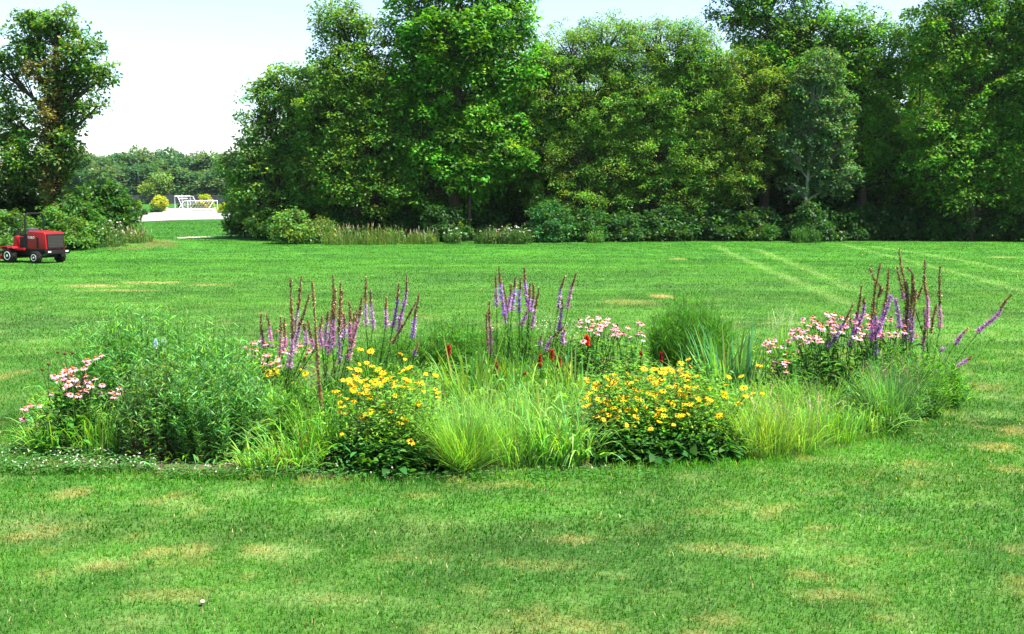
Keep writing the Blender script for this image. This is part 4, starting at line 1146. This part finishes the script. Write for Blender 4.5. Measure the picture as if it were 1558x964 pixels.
def fine_shrub(name, label, cat, group, base_uv, dom, n, seed, col, L=.06, W=.0065, stemcol=(.05, .10, .03), per=34, up=.8, top=None, lean=.25, mat='leaf_matte', warm=0., dy=0.):
    """bush of upright wiry stems set with needle leaves"""
    r = rng(seed); b = g(*base_uv); c = b + np.array([0, dy, 0])
    root = empty(name, b, label, cat, group)
    A = Acc()
    a = r.uniform(0, 6.28, n); q = np.sqrt(r.random(n))
    foot = c + np.stack([np.cos(a) * q * dom[0] * .8, np.sin(a) * q * dom[1] * .8, np.zeros(n)], 1)
    tip = c + np.stack([np.cos(a) * q * dom[0] * 1.0, np.sin(a) * q * dom[1] * 1.0, dom[2] * (np.sqrt(1 - .62 * q ** 2)) * r.uniform(.62, 1.12, n)], 1) + r.normal(0, .07, (n, 3))
    s = np.linspace(0, 1, 6)[None, :, None]; mid = foot * .45 + tip * .55; mid[:, :2] = foot[:, :2] * .6 + tip[:, :2] * .4
    P = (1 - s) ** 2 * foot[:, None] + 2 * s * (1 - s) * mid[:, None] + s ** 2 * tip[:, None]
    A.tubes(P, np.tile(np.linspace(.0035, .0015, 6), (n, 1)), stemcol, 3)
    m = n * per; i = np.repeat(np.arange(n), per); t = np.clip(r.beta(1.6, 1.1, m), .02, .999)
    j = (t * 5).astype(int); f = (t * 5 - j)[:, None]
    cc = P[i, j] * (1 - f) + P[i, j + 1] * f
    az = r.uniform(0, 6.28, m); D = unit(np.stack([np.cos(az), np.sin(az), r.normal(up, .35, m)], 1))
    LL = L * r.uniform(.6, 1.3, m); S = unit(np.cross(D, r.normal(0, 1, (m, 3))))
    Q = np.stack([cc, cc + D * (LL * .5)[:, None], cc + D * LL[:, None] + np.array([0, 0, -.12]) * LL[:, None]], 1)
    A.strips(Q, np.tile([.5, 1, .2], (m, 1)) * W, S, hues(r, m, col, .42, warm))
    A.build('foliage', M[mat], root, b)
    return root, P

def tuft(name, label, cat, group, base_uv, n, h, spread, w, seed, col, fan=.35, droop=.35, foot=.08, stiff=1.5, seeds=None, warm=.02, dy=0.):
    """clump of arching grass blades"""
    r = rng(seed); b = g(*base_uv); c = b + np.array([0, dy, 0])
    root = empty(name, b, label, cat, group)
    col = np.array(col) * (1.55 if name != 'iris_clump' else 1.0); h = h * (1.12 if name != 'iris_clump' else 1.0)
    A = Acc()
    a = r.uniform(0, 6.28, n); q = foot * np.sqrt(r.random(n))
    c0 = c + np.stack([np.cos(a) * q, np.sin(a) * q * .8, np.zeros(n)], 1)
    a = a + r.normal(0, .9, n)
    D = np.stack([np.cos(a), np.sin(a), a * 0], 1)
    H = h * r.uniform(.35, 1.1, n); o = spread * r.uniform(.1, 1.25, n) * (.5 + .6 * q / foot)
    t = np.linspace(0, 1, 7)
    P = c0[:, None] + D[:, None] * (o[:, None] * t ** stiff)[..., None]
    dr = r.uniform(0, droop, n)[:, None]
    P[:, :, 2] += H[:, None] * (t[None] * (1 + dr * .4) - dr * 1.3 * t[None] ** 3)
    A.strips(P, np.array([.7, 1, 1, .9, .7, .45, .08])[None] * w * r.uniform(.7, 1.25, (n, 1)), np.stack([-D[:, 1], D[:, 0], r.normal(0, .3, n)], 1), hues(r, n, col, .36, warm))
    A.build('blades', M['grass'], root, b)
    if seeds:
        B_ = Acc(); m, sh, sc = seeds
        i = r.choice(n, m, False); p0 = P[i, -3]; p0[:, 2] = np.maximum(p0[:, 2], b[2] + h * r.uniform(.45, .9, m)); sh = sh * r.uniform(.4, 1.1, m)
        tp = p0 + np.stack([r.normal(0, .10, m), r.normal(0, .08, m), sh], 1)
        S = unit(np.stack([r.normal(0, 1, m), r.normal(0, 1, m), np.zeros(m)], 1))
        B_.strips(np.stack([c0[i], p0, p0 * .5 + tp * .5, tp], 1), np.tile([.2, .2, .5, .15], (m, 1)) * .010, S, hues(r, m, sc, .15))
        for _ in range(16):
            tt = r.random((m, 1)); cc = p0 * (1 - tt) + tp * tt; D2 = unit(r.normal(0, 1, (m, 3)) + [0, 0, 1.])
            B_.leaves(cc, D2, r.normal(0, 1, (m, 3)), .022, .005, hues(r, m, sc, .2))
        B_.build('seed_heads', M['dry'], root, b)
    return root

def rnd_px(r, n, polys):
    """n pixel positions in ellipses (u, v, ru, rv, weight)"""
    w = np.array([p[4] for p in polys], float); w /= w.sum(); out = []
    for k_ in r.choice(len(polys), n, p=w):
        u, v, ru, rv, _ = polys[k_]; a = r.uniform(0, 6.28); q = math.sqrt(r.random())
        out.append((u + ru * q * math.cos(a), v + rv * q * math.sin(a)))
    return out

# ------------------------------------------------------------------ flower bed: the planting
# back of the bed
GM = 'soft fine leaved mounds in the flower bed'
fine_shrub('leafy_mound', 'soft green fine leaved mound left of the pair of short spikes at the centre', 'shrub', GM, (695, 572), (.60, .45, .80), 460, 600, (.070, .22, .030), L=.07, per=26)
fine_shrub('leafy_mound', 'tall rounded grassy green mound at the back right of the pink coneflowers', 'shrub', GM, (1047, 575), (.62, .5, 1.05), 620, 601, (.055, .19, .022), L=.11, W=.006, per=26, up=1.1)
fine_shrub('leafy_mound', 'low fine green mound behind the centre blazing stars', 'shrub', GM, (790, 575), (.7, .45, .7), 420, 602, (.070, .21, .028), L=.07, per=24)
fine_shrub('leafy_mound', 'low fine green growth at the back edge left of the centre', 'shrub', GM, (600, 575), (.7, .4, .6), 360, 603, (.070, .20, .028), L=.07, per=24)
tuft('feather_grass', 'feathery pale seeded grass left behind the right coneflowers', 'ornamental grass', None, (1190, 560), 260, .70, .32, .006, 604, (.09, .22, .04), seeds=(46, .34, (.36, .46, .20)))

# liatris
liatris('short blazing star clump rising through the left rear pink coneflowers', (412, 612), [
    ([(397, 477), (398, 505), (401, 532)], .4), ([(405, 478), (410, 502), (415, 528)], .6), ([(427, 481), (427, 515), (424, 562)], .65), ([(435, 483), (433, 510), (430, 540)], .5)], 701, PINK)
liatris('left tall blazing star clump of three crossing spikes, brown above and purple below', (432, 640), [
    ([(442, 423), (443, 460), (446, 500), (440, 560)], .35), ([(459, 420), (455, 455), (451, 485), (446, 520)], .5), ([(471, 446), (463, 475), (455, 500), (446, 535)], .45),
    ([(463, 490), (465, 505), (466, 525)], .6), ([(468, 487), (473, 510), (479, 532)], .4)], 702, LAV)
liatris('single blazing star with a fully brown spike running far down its front stem', (492, 690), [([(475, 428), (479, 480), (482, 540), (487, 600), (490, 645)], 0.0)], 703, PUR, .5)
liatris('dense blazing star clump of thick dark spikes in the middle of the left group', (498, 645), [
    ([(507, 419), (507, 455), (505, 490), (499, 540)], .4), ([(510, 438), (509, 480), (506, 530)], .5), ([(518, 428), (517, 470), (516, 510), (517, 550)], .35), ([(520, 442), (519, 475), (522, 510)], .45),
    ([(499, 474), (498, 500), (495, 530)], .7), ([(490, 481), (487, 505), (490, 530)], .6), ([(524, 477), (524, 495), (524, 514)], .5)], 704, PUR)
liatris('blazing star clump with a bright pink leaning spike, rightmost of the left group', (520, 640), [
    ([(550, 453), (546, 485), (538, 515), (529, 548)], .7), ([(531, 457), (533, 490), (533, 520)], .5), ([(539, 476), (538, 495), (536, 515)], .3), ([(543, 470), (540, 500), (533, 530)], .6)], 705, PINK)
liatris('pair of thin blazing star spikes just right of the left group', (567, 600), [
    ([(557, 421), (556, 455), (557, 497)], .5), ([(564, 440), (566, 475), (567, 500)], .6), ([(587, 451), (588, 475), (586, 500)], .6)], 706, LAV)
liatris('blazing star clump with violet spikes fanning out left of the bed centre', (608, 605), [
    ([(607, 430), (604, 465), (597, 500)], .65), ([(619, 419), (618, 450), (609, 485), (606, 505)], .7), ([(637, 446), (633, 475), (627, 515)], .5), ([(634, 458), (615, 492), (592, 530)], .1), ([(636, 520), (630, 542)], .4)], 707, np.array([.36, .24, .72]))
liatris('short pair of blazing star spikes at the left of the centre group', (747, 590), [([(741, 475), (741, 505), (742, 535)], .1), ([(745, 458), (745, 490), (747, 540)], .6)], 708, PINK)
liatris('blazing star clump with lavender spikes meeting in a V at the bed centre', (768, 600), [
    ([(754, 420), (755, 445), (756, 466)], .6), ([(759, 407), (762, 440), (768, 482)], .65), ([(767, 433), (769, 460), (770, 488)], .4), ([(778, 431), (776, 452), (773, 474)], .6), ([(784, 421), (781, 450), (779, 472)], .65)], 709, np.array([.50, .32, .78]))
liatris('tallest centre blazing star clump just right of the V shaped one', (800, 600), [
    ([(793, 423), (790, 450), (790, 476)], .65), ([(799, 406), (798, 435), (804, 465)], .6), ([(806, 431), (806, 455), (805, 472)], .5), ([(812, 430), (811, 455), (808, 475)], .45), ([(821, 436), (815, 465), (809, 500)], .45), ([(803, 470), (798, 483), (794, 497)], .7)], 710, np.array([.46, .30, .74]))
liatris('blazing star clump with two long curved spikes, right of the bed centre', (838, 600), [
    ([(859, 420), (853, 440), (849, 470)], .6), ([(876, 414), (869, 440), (864, 470)], .6), ([(855, 455), (854, 480), (849, 505)], .65), ([(856, 498), (842, 512), (828, 535)], .55), ([(858, 500), (858, 512), (856, 525)], .8), ([(825, 507), (823, 516), (821, 526)], .5)], 711, np.array([.50, .34, .74]))
liatris('blazing star clump leaning left over the right pink coneflowers', (1292, 612), [
    ([(1297, 463), (1286, 490), (1258, 530)], .6), ([(1310, 435), (1308, 465), (1301, 500), (1290, 530)], .55), ([(1316, 452), (1311, 480), (1300, 512)], .8)], 712, np.array([.40, .24, .66]))
liatris('blazing star clump with a crooked brown spike and bright violet flowers below', (1330, 618), [
    ([(1338, 400), (1332, 440), (1329, 480), (1327, 520)], .3), ([(1323, 407), (1330, 425), (1342, 438), (1336, 452)], 0.), ([(1352, 407), (1350, 440), (1346, 470), (1335, 510)], .45),
    ([(1356, 446), (1348, 475), (1334, 505)], .95), ([(1361, 452), (1367, 475), (1369, 500)], .95), ([(1330, 465), (1332, 500), (1335, 540)], .8)], 713, np.array([.46, .24, .76]))
liatris('tallest brown topped blazing star clump in the whole bed', (1385, 615), [
    ([(1369, 378), (1373, 405), (1377, 440), (1380, 500)], .2), ([(1365, 406), (1370, 430), (1376, 455)], .2), ([(1389, 415), (1387, 455), (1384, 505)], .4), ([(1379, 407), (1387, 413), (1391, 430), (1390, 462)], .1),
    ([(1381, 425), (1380, 470), (1378, 520)], .3), ([(1394, 440), (1390, 480), (1386, 520)], .5)], 714, np.array([.30, .20, .42]))
liatris('blazing star clump with two straight separate spikes and an arching one near the right end', (1415, 612), [
    ([(1407, 394), (1406, 430), (1412, 455), (1411, 500)], .5), ([(1404, 436), (1398, 450), (1388, 458)], 0.), ([(1430, 404), (1430, 440), (1430, 470), (1430, 500)], .4), ([(1425, 462), (1420, 480), (1417, 512)], .1),
    ([(1406, 466), (1407, 500), (1403, 535)], .4)], 715, PINK, 1.5)
liatris('blazing star leaning far out over the lawn with a vivid purple spike', (1425, 606), [
    ([(1542, 448), (1533, 456), (1520, 474), (1503, 490), (1488, 506)], .62), ([(1473, 499), (1465, 508), (1452, 524)], .75), ([(1478, 542), (1468, 549), (1455, 560)], .7), ([(1438, 528), (1430, 534)], .9)], 716, np.array([.55, .20, .80]), 1.6)

# coneflowers
r_ = rng(801)
coneflower('pink coneflower plant at the far left end of the bed with bare brown cones', (110, 688), rnd_px(r_, 52, [(112, 575, 32, 22, 5), (130, 590, 30, 14, 3), (140, 548, 14, 6, 1), (95, 598, 16, 6, 1), (160, 600, 22, 6, 1)]) + [(182, 590), (181, 597), (37, 621), (46, 616), (60, 617), (36, 637), (154, 540)], 802, (.36, .3, .62), 520, bare=[(64, 563), (74, 555), (88, 537), (99, 539), (111, 538), (93, 590)], ddy=.2)
coneflower('pink coneflower plant at the rear left among blazing star spikes', (410, 615), rnd_px(r_, 44, [(392, 535, 24, 18, 4), (425, 545, 24, 14, 4), (450, 535, 25, 12, 2)]) + [(422, 503), (470, 530)], 803, (.4, .3, .7), 420)
coneflower('pink coneflower plant at the rear centre right of the curved spikes', (900, 595), rnd_px(r_, 40, [(905, 492, 30, 12, 5), (925, 500, 34, 10, 4), (885, 520, 16, 10, 1)]), 804, (.4, .35, .75), 480)
coneflower('pink coneflower plant with a few raised heads before the rounded grassy mound', (960, 590), rnd_px(r_, 12, [(970, 500, 16, 12, 4), (945, 508, 18, 9, 2)]) + [(971, 489), (979, 517)], 805, (.3, .3, .65), 300)
coneflower('pink coneflower plant at the left front of the right group with low heads', (1195, 618), rnd_px(r_, 34, [(1178, 525, 16, 10, 3), (1205, 530, 22, 14, 4), (1190, 552, 16, 12, 3)]) + [(1173, 570), (1196, 565)], 806, (.36, .3, .72), 480)
coneflower('pink coneflower plant with the thickest crowd of heads in the right group', (1250, 612), rnd_px(r_, 76, [(1245, 500, 40, 20, 5), (1265, 490, 36, 15, 4), (1222, 512, 24, 14, 2)]), 807, (.48, .36, .86), 620)
coneflower('pink coneflower plant behind the violet blazing stars of the right group', (1345, 612), rnd_px(r_, 60, [(1320, 500, 34, 18, 4), (1355, 498, 34, 20, 4), (1300, 480, 18, 10, 1)]) + [(1395, 510), (1388, 502), (1369, 514)], 808, (.5, .36, .85), 560)

# tall fine shrubs at the left
GA = 'fine leaved bluestar shrubs at the left of the bed'
fine_shrub('bluestar_shrub', 'airy bright green fine leaved shrub at the back left with two pale blue flowers', 'shrub', GA, (225, 640), (.85, .55, 1.22), 760, 610, (.11, .29, .075), L=.08, W=.009, per=34)
fine_shrub('bluestar_shrub', 'airy fine leaved green shrub behind the dark one, right side', 'shrub', GA, (325, 655), (.52, .45, 1.05), 500, 611, (.11, .29, .070), L=.08, W=.009, per=32)
fine_shrub('bluestar_shrub', 'dark green dense narrow leaved shrub at the front left of the bed', 'shrub', GA, (312, 708), (.50, .42, .92), 560, 612, (.090, .245, .060), L=.065, W=.010, per=34, mat='leaf', dy=.35)
fine_shrub('bluestar_shrub', 'dark leafy shrub with brown lower stems left of the dense front one', 'shrub', GA, (222, 706), (.36, .35, .95), 320, 613, (.085, .22, .055), L=.055, W=.011, per=26, stemcol=(.09, .055, .035), mat='leaf', dy=.3, warm=.02)
fine_shrub('bluestar_shrub', 'green fine leaved growth between the bluestars and the left blazing stars', 'shrub', GA, (400, 690), (.34, .3, .52), 260, 614, (.11, .27, .05), L=.09, W=.007, per=26, dy=.3)
fine_shrub('tall_herb', 'upright feathery green stems among the left blazing stars', 'plant', None, (462, 700), (.36, .3, .60), 220, 616, (.085, .23, .035), L=.09, W=.010, per=24, dy=.35)
fine_shrub('tall_herb', 'feathery green stems round the tallest right blazing stars', 'plant', None, (1385, 640), (.50, .35, .70), 300, 617, (.075, .21, .035), L=.09, W=.009, per=24, dy=.2)
fine_shrub('tall_herb', 'leafy green growth at the right end of the bed under the leaning purple spike', 'plant', None, (1428, 622), (.34, .3, .48), 160, 618, (.075, .21, .035), L=.10, W=.012, per=22, dy=.15)
# pale blue flowers
rr_ = rng(615); bq = g(243, 645)
t_ = empty('blue_flower', bq, 'pale blue flower pair standing in the airy left shrub', 'flower')
A = Acc()
for (u, v) in [(237, 519), (250, 519), (236, 526)]:
    c = at(u, v, bq[1] - .15); m = 40
    D = unit(rr_.normal(0, 1, (m, 3))); P = c + D * rr_.uniform(0, .022, (m, 1)) * [1, 1, 1.6]
    A.leaves(P, D, rr_.normal(0, 1, (m, 3)), .02, .011, hues(rr_, m, (.55, .68, .80), .1))
A.build('petals', M['petal'], t_, bq)
A = Acc()
for (u, v) in [(237, 519), (250, 519)]: tube_along(A, np.linspace(bq, at(u, v, bq[1] - .15), 6), np.full(6, .003), (.05, .11, .03), 4)
A.build('stems', M['leaf_matte'], t_, bq)

# black-eyed susans
r_ = rng(820)
rudbeckia('black-eyed susan bush left of the centre front with dark leaves below', (592, 722), rnd_px(r_, 88, [(555, 575, 45, 24, 6), (600, 580, 55, 26, 6), (525, 590, 28, 26, 2), (645, 590, 45, 26, 3), (585, 618, 70, 30, 4)]) + [(582, 616), (517, 627), (517, 612), (548, 531), (564, 534), (610, 538), (616, 546), (625, 672), (520, 660)], 821, (.60, .46, .84), 7000)
rudbeckia('small black-eyed susan at the rear left before the pink coneflowers', (420, 640), rnd_px(r_, 18, [(405, 565, 22, 6, 4), (385, 557, 30, 5, 2), (470, 570, 25, 10, 2), (440, 575, 16, 8, 2)]), 822, (.45, .25, .72), 900, broad=6, lcol=(.07, .20, .03))
rudbeckia('broad black-eyed susan bush covered in yellow flowers, left half of the right patch', (965, 704), rnd_px(r_, 112, [(930, 570, 45, 24, 5), (970, 585, 50, 26, 7), (915, 605, 34, 20, 3), (960, 622, 70, 30, 7), (1000, 560, 24, 16, 2)]) + [(1025, 646), (940, 634), (968, 634), (990, 652), (893, 578)], 823, (.55, .48, .84), 6500)
rudbeckia('black-eyed susan bush with yellow flowers trailing to the grasses, right half of the right patch', (1060, 700), rnd_px(r_, 72, [(1030, 575, 40, 26, 6), (1050, 600, 36, 24, 4), (1095, 595, 44, 26, 4), (1040, 560, 40, 14, 2), (1030, 625, 24, 16, 2)]) + [(1128, 572), (1135, 603), (1146, 598), (1160, 598), (1155, 556), (1094, 632)], 824, (.52, .46, .82), 6000)

# cardinal flowers
GC = 'cardinal flowers with red spikes in the middle of the bed'
def cardinal(label, pts, base_uv, seed, col=(.32, .045, .02), w=.022):
    r = rng(seed); b = g(*base_uv); root = empty('cardinal_flower', b, label, 'flower', GC)
    W = [at(u, v, b[1]) for u, v in pts][::-1]; sp, L = resample(W, 8)
    A = Acc(); stem, Lt = resample([b, (b + W[0]) / 2, W[0]], 8); tube_along(A, stem, np.full(8, .005), (.06, .09, .03), 4)
    m = 26; t = r.random(m); c = b + (W[0] - b) * t[:, None]; blade(A, r, c, .12, .03, (.05, .14, .025))
    A.build('stem', M['leaf_matte'], root, b)
    A = Acc(); florets(A, r, sp, L, w * 1.3, w * .9, 400, .015, lambda n_, t_: hues(r, n_, col, .35), 0)
    A.build('flower_spike', M['petal'], root, b)
for i, (lb, pts, bs, c, w) in enumerate([
 ('reddish brown cardinal flower spike at the left, behind the sword leaves', [(683, 524), (683, 542)], (684, 610), (.36, .05, .02), .024),
 ('drooping brownish cardinal flower spike left of centre', [(754, 548), (756, 575)], (752, 615), (.30, .10, .04), .026),
 ('red brown cardinal flower spike low at the centre', [(822, 540), (822, 558)], (822, 612), (.35, .05, .02), .02),
 ('red cardinal flower spike standing highest of the centre three', [(840, 532), (840, 548)], (838, 610), (.38, .045, .02), .022),
 ('red brown cardinal flower spike right of the centre three', [(851, 543), (851, 560)], (850, 612), (.35, .06, .02), .022),
 ('brightest red cardinal flower under the pink coneflowers', [(893, 510), (894, 526)], (890, 600), (.62, .03, .015), .026),
 ('dark red cardinal flower behind the right black-eyed susans', [(1005, 536), (1006, 552)], (1005, 605), (.26, .02, .02), .02),
 ('dull red cardinal flower left of the dark red one', [(975, 534), (975, 545)], (972, 603), (.26, .03, .02), .018),
 ('leaning rusty cardinal flower stalk at the centre', [(800, 566), (778, 588)], (772, 625), (.34, .09, .03), .016)]):
    cardinal(lb, pts, bs, 830 + i, c, w)

# sword leaves
GI = 'clumps of sword shaped leaves'
tuft('iris_clump', 'blue green stiff sword leaved iris clump behind the right black-eyed susans', 'iris', GI, (1105, 612), 150, .98, .46, .030, 640, (.09, .25, .085), fan=.3, droop=.15, foot=.30, stiff=1.2)
tuft('iris_clump', 'light green sword leaves at the left of the bed centre', 'iris', GI, (715, 635), 90, .92, .38, .028, 641, (.12, .26, .05), droop=.25, foot=.20, stiff=1.2)
tuft('iris_clump', 'light green sword leaves in the middle below the blazing stars', 'iris', GI, (775, 632), 80, .86, .44, .024, 642, (.12, .26, .05), droop=.5, foot=.26, stiff=1.2)
tuft('iris_clump', 'yellow green sword leaves under the red cardinal flowers', 'iris', GI, (865, 622), 90, .80, .38, .022, 643, (.13, .26, .05), droop=.4, foot=.26, stiff=1.2)
tuft('iris_clump', 'sparse light sword leaves behind the right black-eyed susans, left of the iris', 'iris', GI, (1045, 612), 40, .85, .3, .022, 644, (.11, .25, .06), droop=.3, foot=.24, stiff=1.2)

# grasses
GGR = 'grass clumps in the flower bed'
LG = (.12, .26, .05); LG2 = (.11, .25, .04)
def gt(lb, uv, n, h, sp, w, seed, col, **k_): tuft('grass_clump', lb, 'ornamental grass', GGR, uv, n, h, sp, w, seed, col, **k_)
gt('fine light green fountain grass clump at the front centre', (705, 715), 1500, .58, .46, .0045, 650, (.10, .215, .045), foot=.16, droop=.2, stiff=1.15, warm=.04)
gt('yellow green loose grass right of the fountain grass', (790, 706), 520, .62, .34, .007, 651, (.10, .215, .042), foot=.34, droop=.5)
gt('broad bladed light grass in front of the cardinal flowers', (845, 704), 280, .60, .34, .016, 652, (.085, .215, .045), foot=.30, droop=.7)
gt('drooping broad bladed grass against the right black-eyed susan bush', (885, 702), 120, .50, .40, .022, 653, (.12, .23, .06), foot=.22, droop=.9)
gt('thin yellowish grass behind the fountain grass', (745, 668), 420, .62, .36, .006, 654, (.115, .22, .05), foot=.3, droop=.4)
gt('pale fine grass in the middle of the bed behind the broad bladed grass', (825, 660), 520, .58, .34, .006, 655, (.105, .22, .045), foot=.36, droop=.4)
gt('green grass behind the left black-eyed susan bush', (650, 640), 320, .5, .3, .007, 656, LG2, foot=.3)
gt('arching grass at the foot of the single brown blazing star', (455, 712), 260, .42, .34, .012, 657, (.10, .215, .035), foot=.26, droop=.8)
gt('upright green grass beside the left black-eyed susan bush', (490, 700), 380, .55, .26, .008, 658, LG2, foot=.24, droop=.3)
gt('green grass round the left blazing star stems', (425, 670), 360, .55, .3, .007, 659, LG2, foot=.3, droop=.3)
gt('small light arching grass right of the dark front shrub', (390, 715), 150, .30, .24, .011, 660, LG, foot=.16, droop=.7)
gt('fine yellow green grass right of the right black-eyed susan bush', (1155, 692), 620, .56, .36, .0055, 661, (.12, .215, .042), foot=.26, droop=.35, warm=.06)
gt('fine light grass with seed tips in the right front of the bed', (1205, 684), 560, .50, .34, .0055, 662, (.115, .22, .042), foot=.28, droop=.35, warm=.05, seeds=(40, .16, (.34, .30, .16)))
gt('green grass at the right front edge of the bed', (1262, 672), 480, .42, .3, .0065, 663, (.085, .20, .035), foot=.3, droop=.35)
gt('low grass with broad blades before the blue green tuft', (1320, 660), 200, .36, .36, .012, 664, (.075, .17, .035), foot=.26, droop=.9)
gt('fine grass behind the seed tipped one', (1170, 640), 420, .52, .34, .006, 665, (.10, .205, .04), foot=.34, droop=.4)
gt('fine grass under the right pink coneflowers', (1240, 640), 460, .52, .36, .006, 666, (.085, .19, .035), foot=.36, droop=.4, warm=.04)
gt('blue green fine grass tuft in front of the tallest blazing stars', (1352, 652), 900, .70, .42, .0055, 667, (.060, .160, .055), foot=.16, droop=.3, stiff=1.15, seeds=(40, .2, (.22, .16, .10)))
gt('green grass between the blue green tuft and the right bed end', (1395, 632), 260, .42, .3, .008, 668, (.06, .16, .03), foot=.24)
gt('light green broad leaved grass below the far left coneflowers', (85, 690), 220, .42, .28, .014, 669, (.095, .21, .04), foot=.24, droop=.6)
gt('light green grass right of the far left coneflowers', (150, 690), 280, .46, .28, .011, 670, (.10, .215, .04), foot=.24, droop=.5)
gt('grass clump between the left black-eyed susan bush and the sword leaves', (672, 668), 260, .5, .3, .008, 671, (.10, .21, .04), foot=.26, droop=.5)
gt('grass behind the fine grass at the right of the bed', (1130, 640), 260, .48, .3, .008, 672, LG2, foot=.3, droop=.5)
gt('green grass round the stems of the centre blazing stars', (790, 612), 420, .52, .3, .007, 673, LG2, foot=.42, droop=.2)

fine_shrub('white_aster', 'spray of tiny white blossoms left of the rear centre coneflowers', 'flowering plant', None, (848, 592), (.34, .28, .84), 160, 620, (.07, .17, .03), L=.05, per=18)
o_ = bpy.data.objects['white_aster']; r_ = rng(621); b_ = np.array(o_.location)
A = Acc(); P = np.array([at(u, v, b_[1] + r_.normal(0, .15)) for u, v in rnd_px(r_, 170, [(838, 492, 26, 14, 4), (860, 502, 24, 18, 4)])])
for j in range(4):
    D = unit(r_.normal(0, 1, (len(P), 3))); A.leaves(P, D, r_.normal(0, 1, P.shape), .009, .008, hues(r_, len(P), (.75, .74, .52), .1))
A.build('blossoms', M['petal'], o_, b_)

# ground cover all over the bed, and white clover along its front
def cover():
    r = rng(900); A = Acc()
    n = 40000; lo, hi = BED.min(0), BED.max(0)
    x = r.uniform(lo[0], hi[0], n); y = r.uniform(lo[1], hi[1], n)
    k = in_poly(x, y, BED) & (r.random(n) < .35 + .65 * sstep(9.4, 10.6, y)); x, y = x[k], y[k]; n = len(x)
    P = np.stack([x, y, r.uniform(.0, .34, n) ** 1.2 * (.5 + .5 * sstep(9.2, 11, y))], 1)
    blade(A, r, P, .12, .016, (.085, .22, .035), up=.9, v=.35, warm=.03)
    for (u0, u1, v0, v1, m, L, W, cc) in [(640, 940, 620, 712, 900, .22, .016, (.13, .27, .06)), (880, 1180, 640, 700, 150, .2, .016, (.12, .26, .05)), (1120, 1420, 630, 672, 420, .20, .012, (.10, .23, .05)),
                                      (380, 520, 660, 718, 260, .20, .014, (.12, .26, .05)), (50, 190, 640, 690, 420, .20, .018, (.11, .26, .05)), (640, 900, 570, 640, 500, .2, .02, (.12, .27, .05))]:
        u = r.uniform(u0, u1, m); v = r.uniform(v0, v1, m); Q = np.array([g(a_, b_) for a_, b_ in zip(u, v)]); Q[:, 2] += r.uniform(.02, .42, m)
        blade(A, r, Q, L, W, cc, up=.7, droop=1.0, v=.35)
    tag(A.build('ground_cover', M['leaf_matte']), 'low weedy greenery covering the soil between the bed plants', 'ground cover', kind='stuff')
    A = Acc(); B_ = Acc()
    for (u0, u1, v0, v1, m, fl) in [(0, 120, 684, 724, 900, 70), (100, 240, 694, 722, 800, 70), (240, 520, 716, 731, 700, 22), (520, 1000, 722, 735, 300, 6), (-60, 0, 690, 722, 200, 20)]:
        u = r.uniform(u0, u1, m); v = r.uniform(v0, v1, m)
        Q = np.array([g(a_, b_) for a_, b_ in zip(u, v)]); Q[:, 2] += r.uniform(.03, .09, m)
        for j in range(3):
            a_ = j * 2.09 + r.random(m); D = np.stack([np.cos(a_), np.sin(a_), np.full(m, .15)], 1)
            A.leaves(Q, D, np.tile([0, 0, 1.], (m, 1)) + r.normal(0, .25, (m, 3)), .022, .018, hues(r, m, (.065, .185, .04), .2))
        fi = r.choice(m, min(fl, m), False); c = Q[fi] + [0, 0, .035]
        for j in range(12):
            D = unit(r.normal(0, 1, c.shape) + [0, 0, .4]); B_.leaves(c, D, r.normal(0, 1, c.shape), .011, .007, hues(r, len(c), (.72, .70, .58), .1))
    tag(A.build('clover', M['leaf_matte']), 'low clover leaves along the front left rim of the flower bed', 'clover', kind='stuff')
    tag(B_.build('clover_blossoms', M['petal']), 'small white clover blossoms along the front left rim of the bed', 'clover', kind='stuff')
cover()

# small mushroom on the near lawn
mb = g(308, 922)
t_ = empty('mushroom', mb, 'small pale pinkish mushroom standing alone on the near lawn', 'mushroom'); t_.scale = (.7, .7, .7)
M['shroom'] = flat_mat('mushroom_cap', (.36, .27, .21), .7, noise=.15, scale=60)
B().lathe([(.004, .058), (.014, .056), (.022, .048), (.024, .040), (.018, .038), (.006, .040)], (0, 0, 0), 'Z', 16).obj('cap', 'shroom', t_, True)
B().lathe([(.006, -.01), (.005, .02), (.0045, .040)], (0, 0, 0), 'Z', 10).obj('stalk', 'shroom', t_, True)
print('objects', len(bpy.data.objects), 'faces', sum(len(o.data.polygons) for o in bpy.data.objects if o.type == 'MESH'))
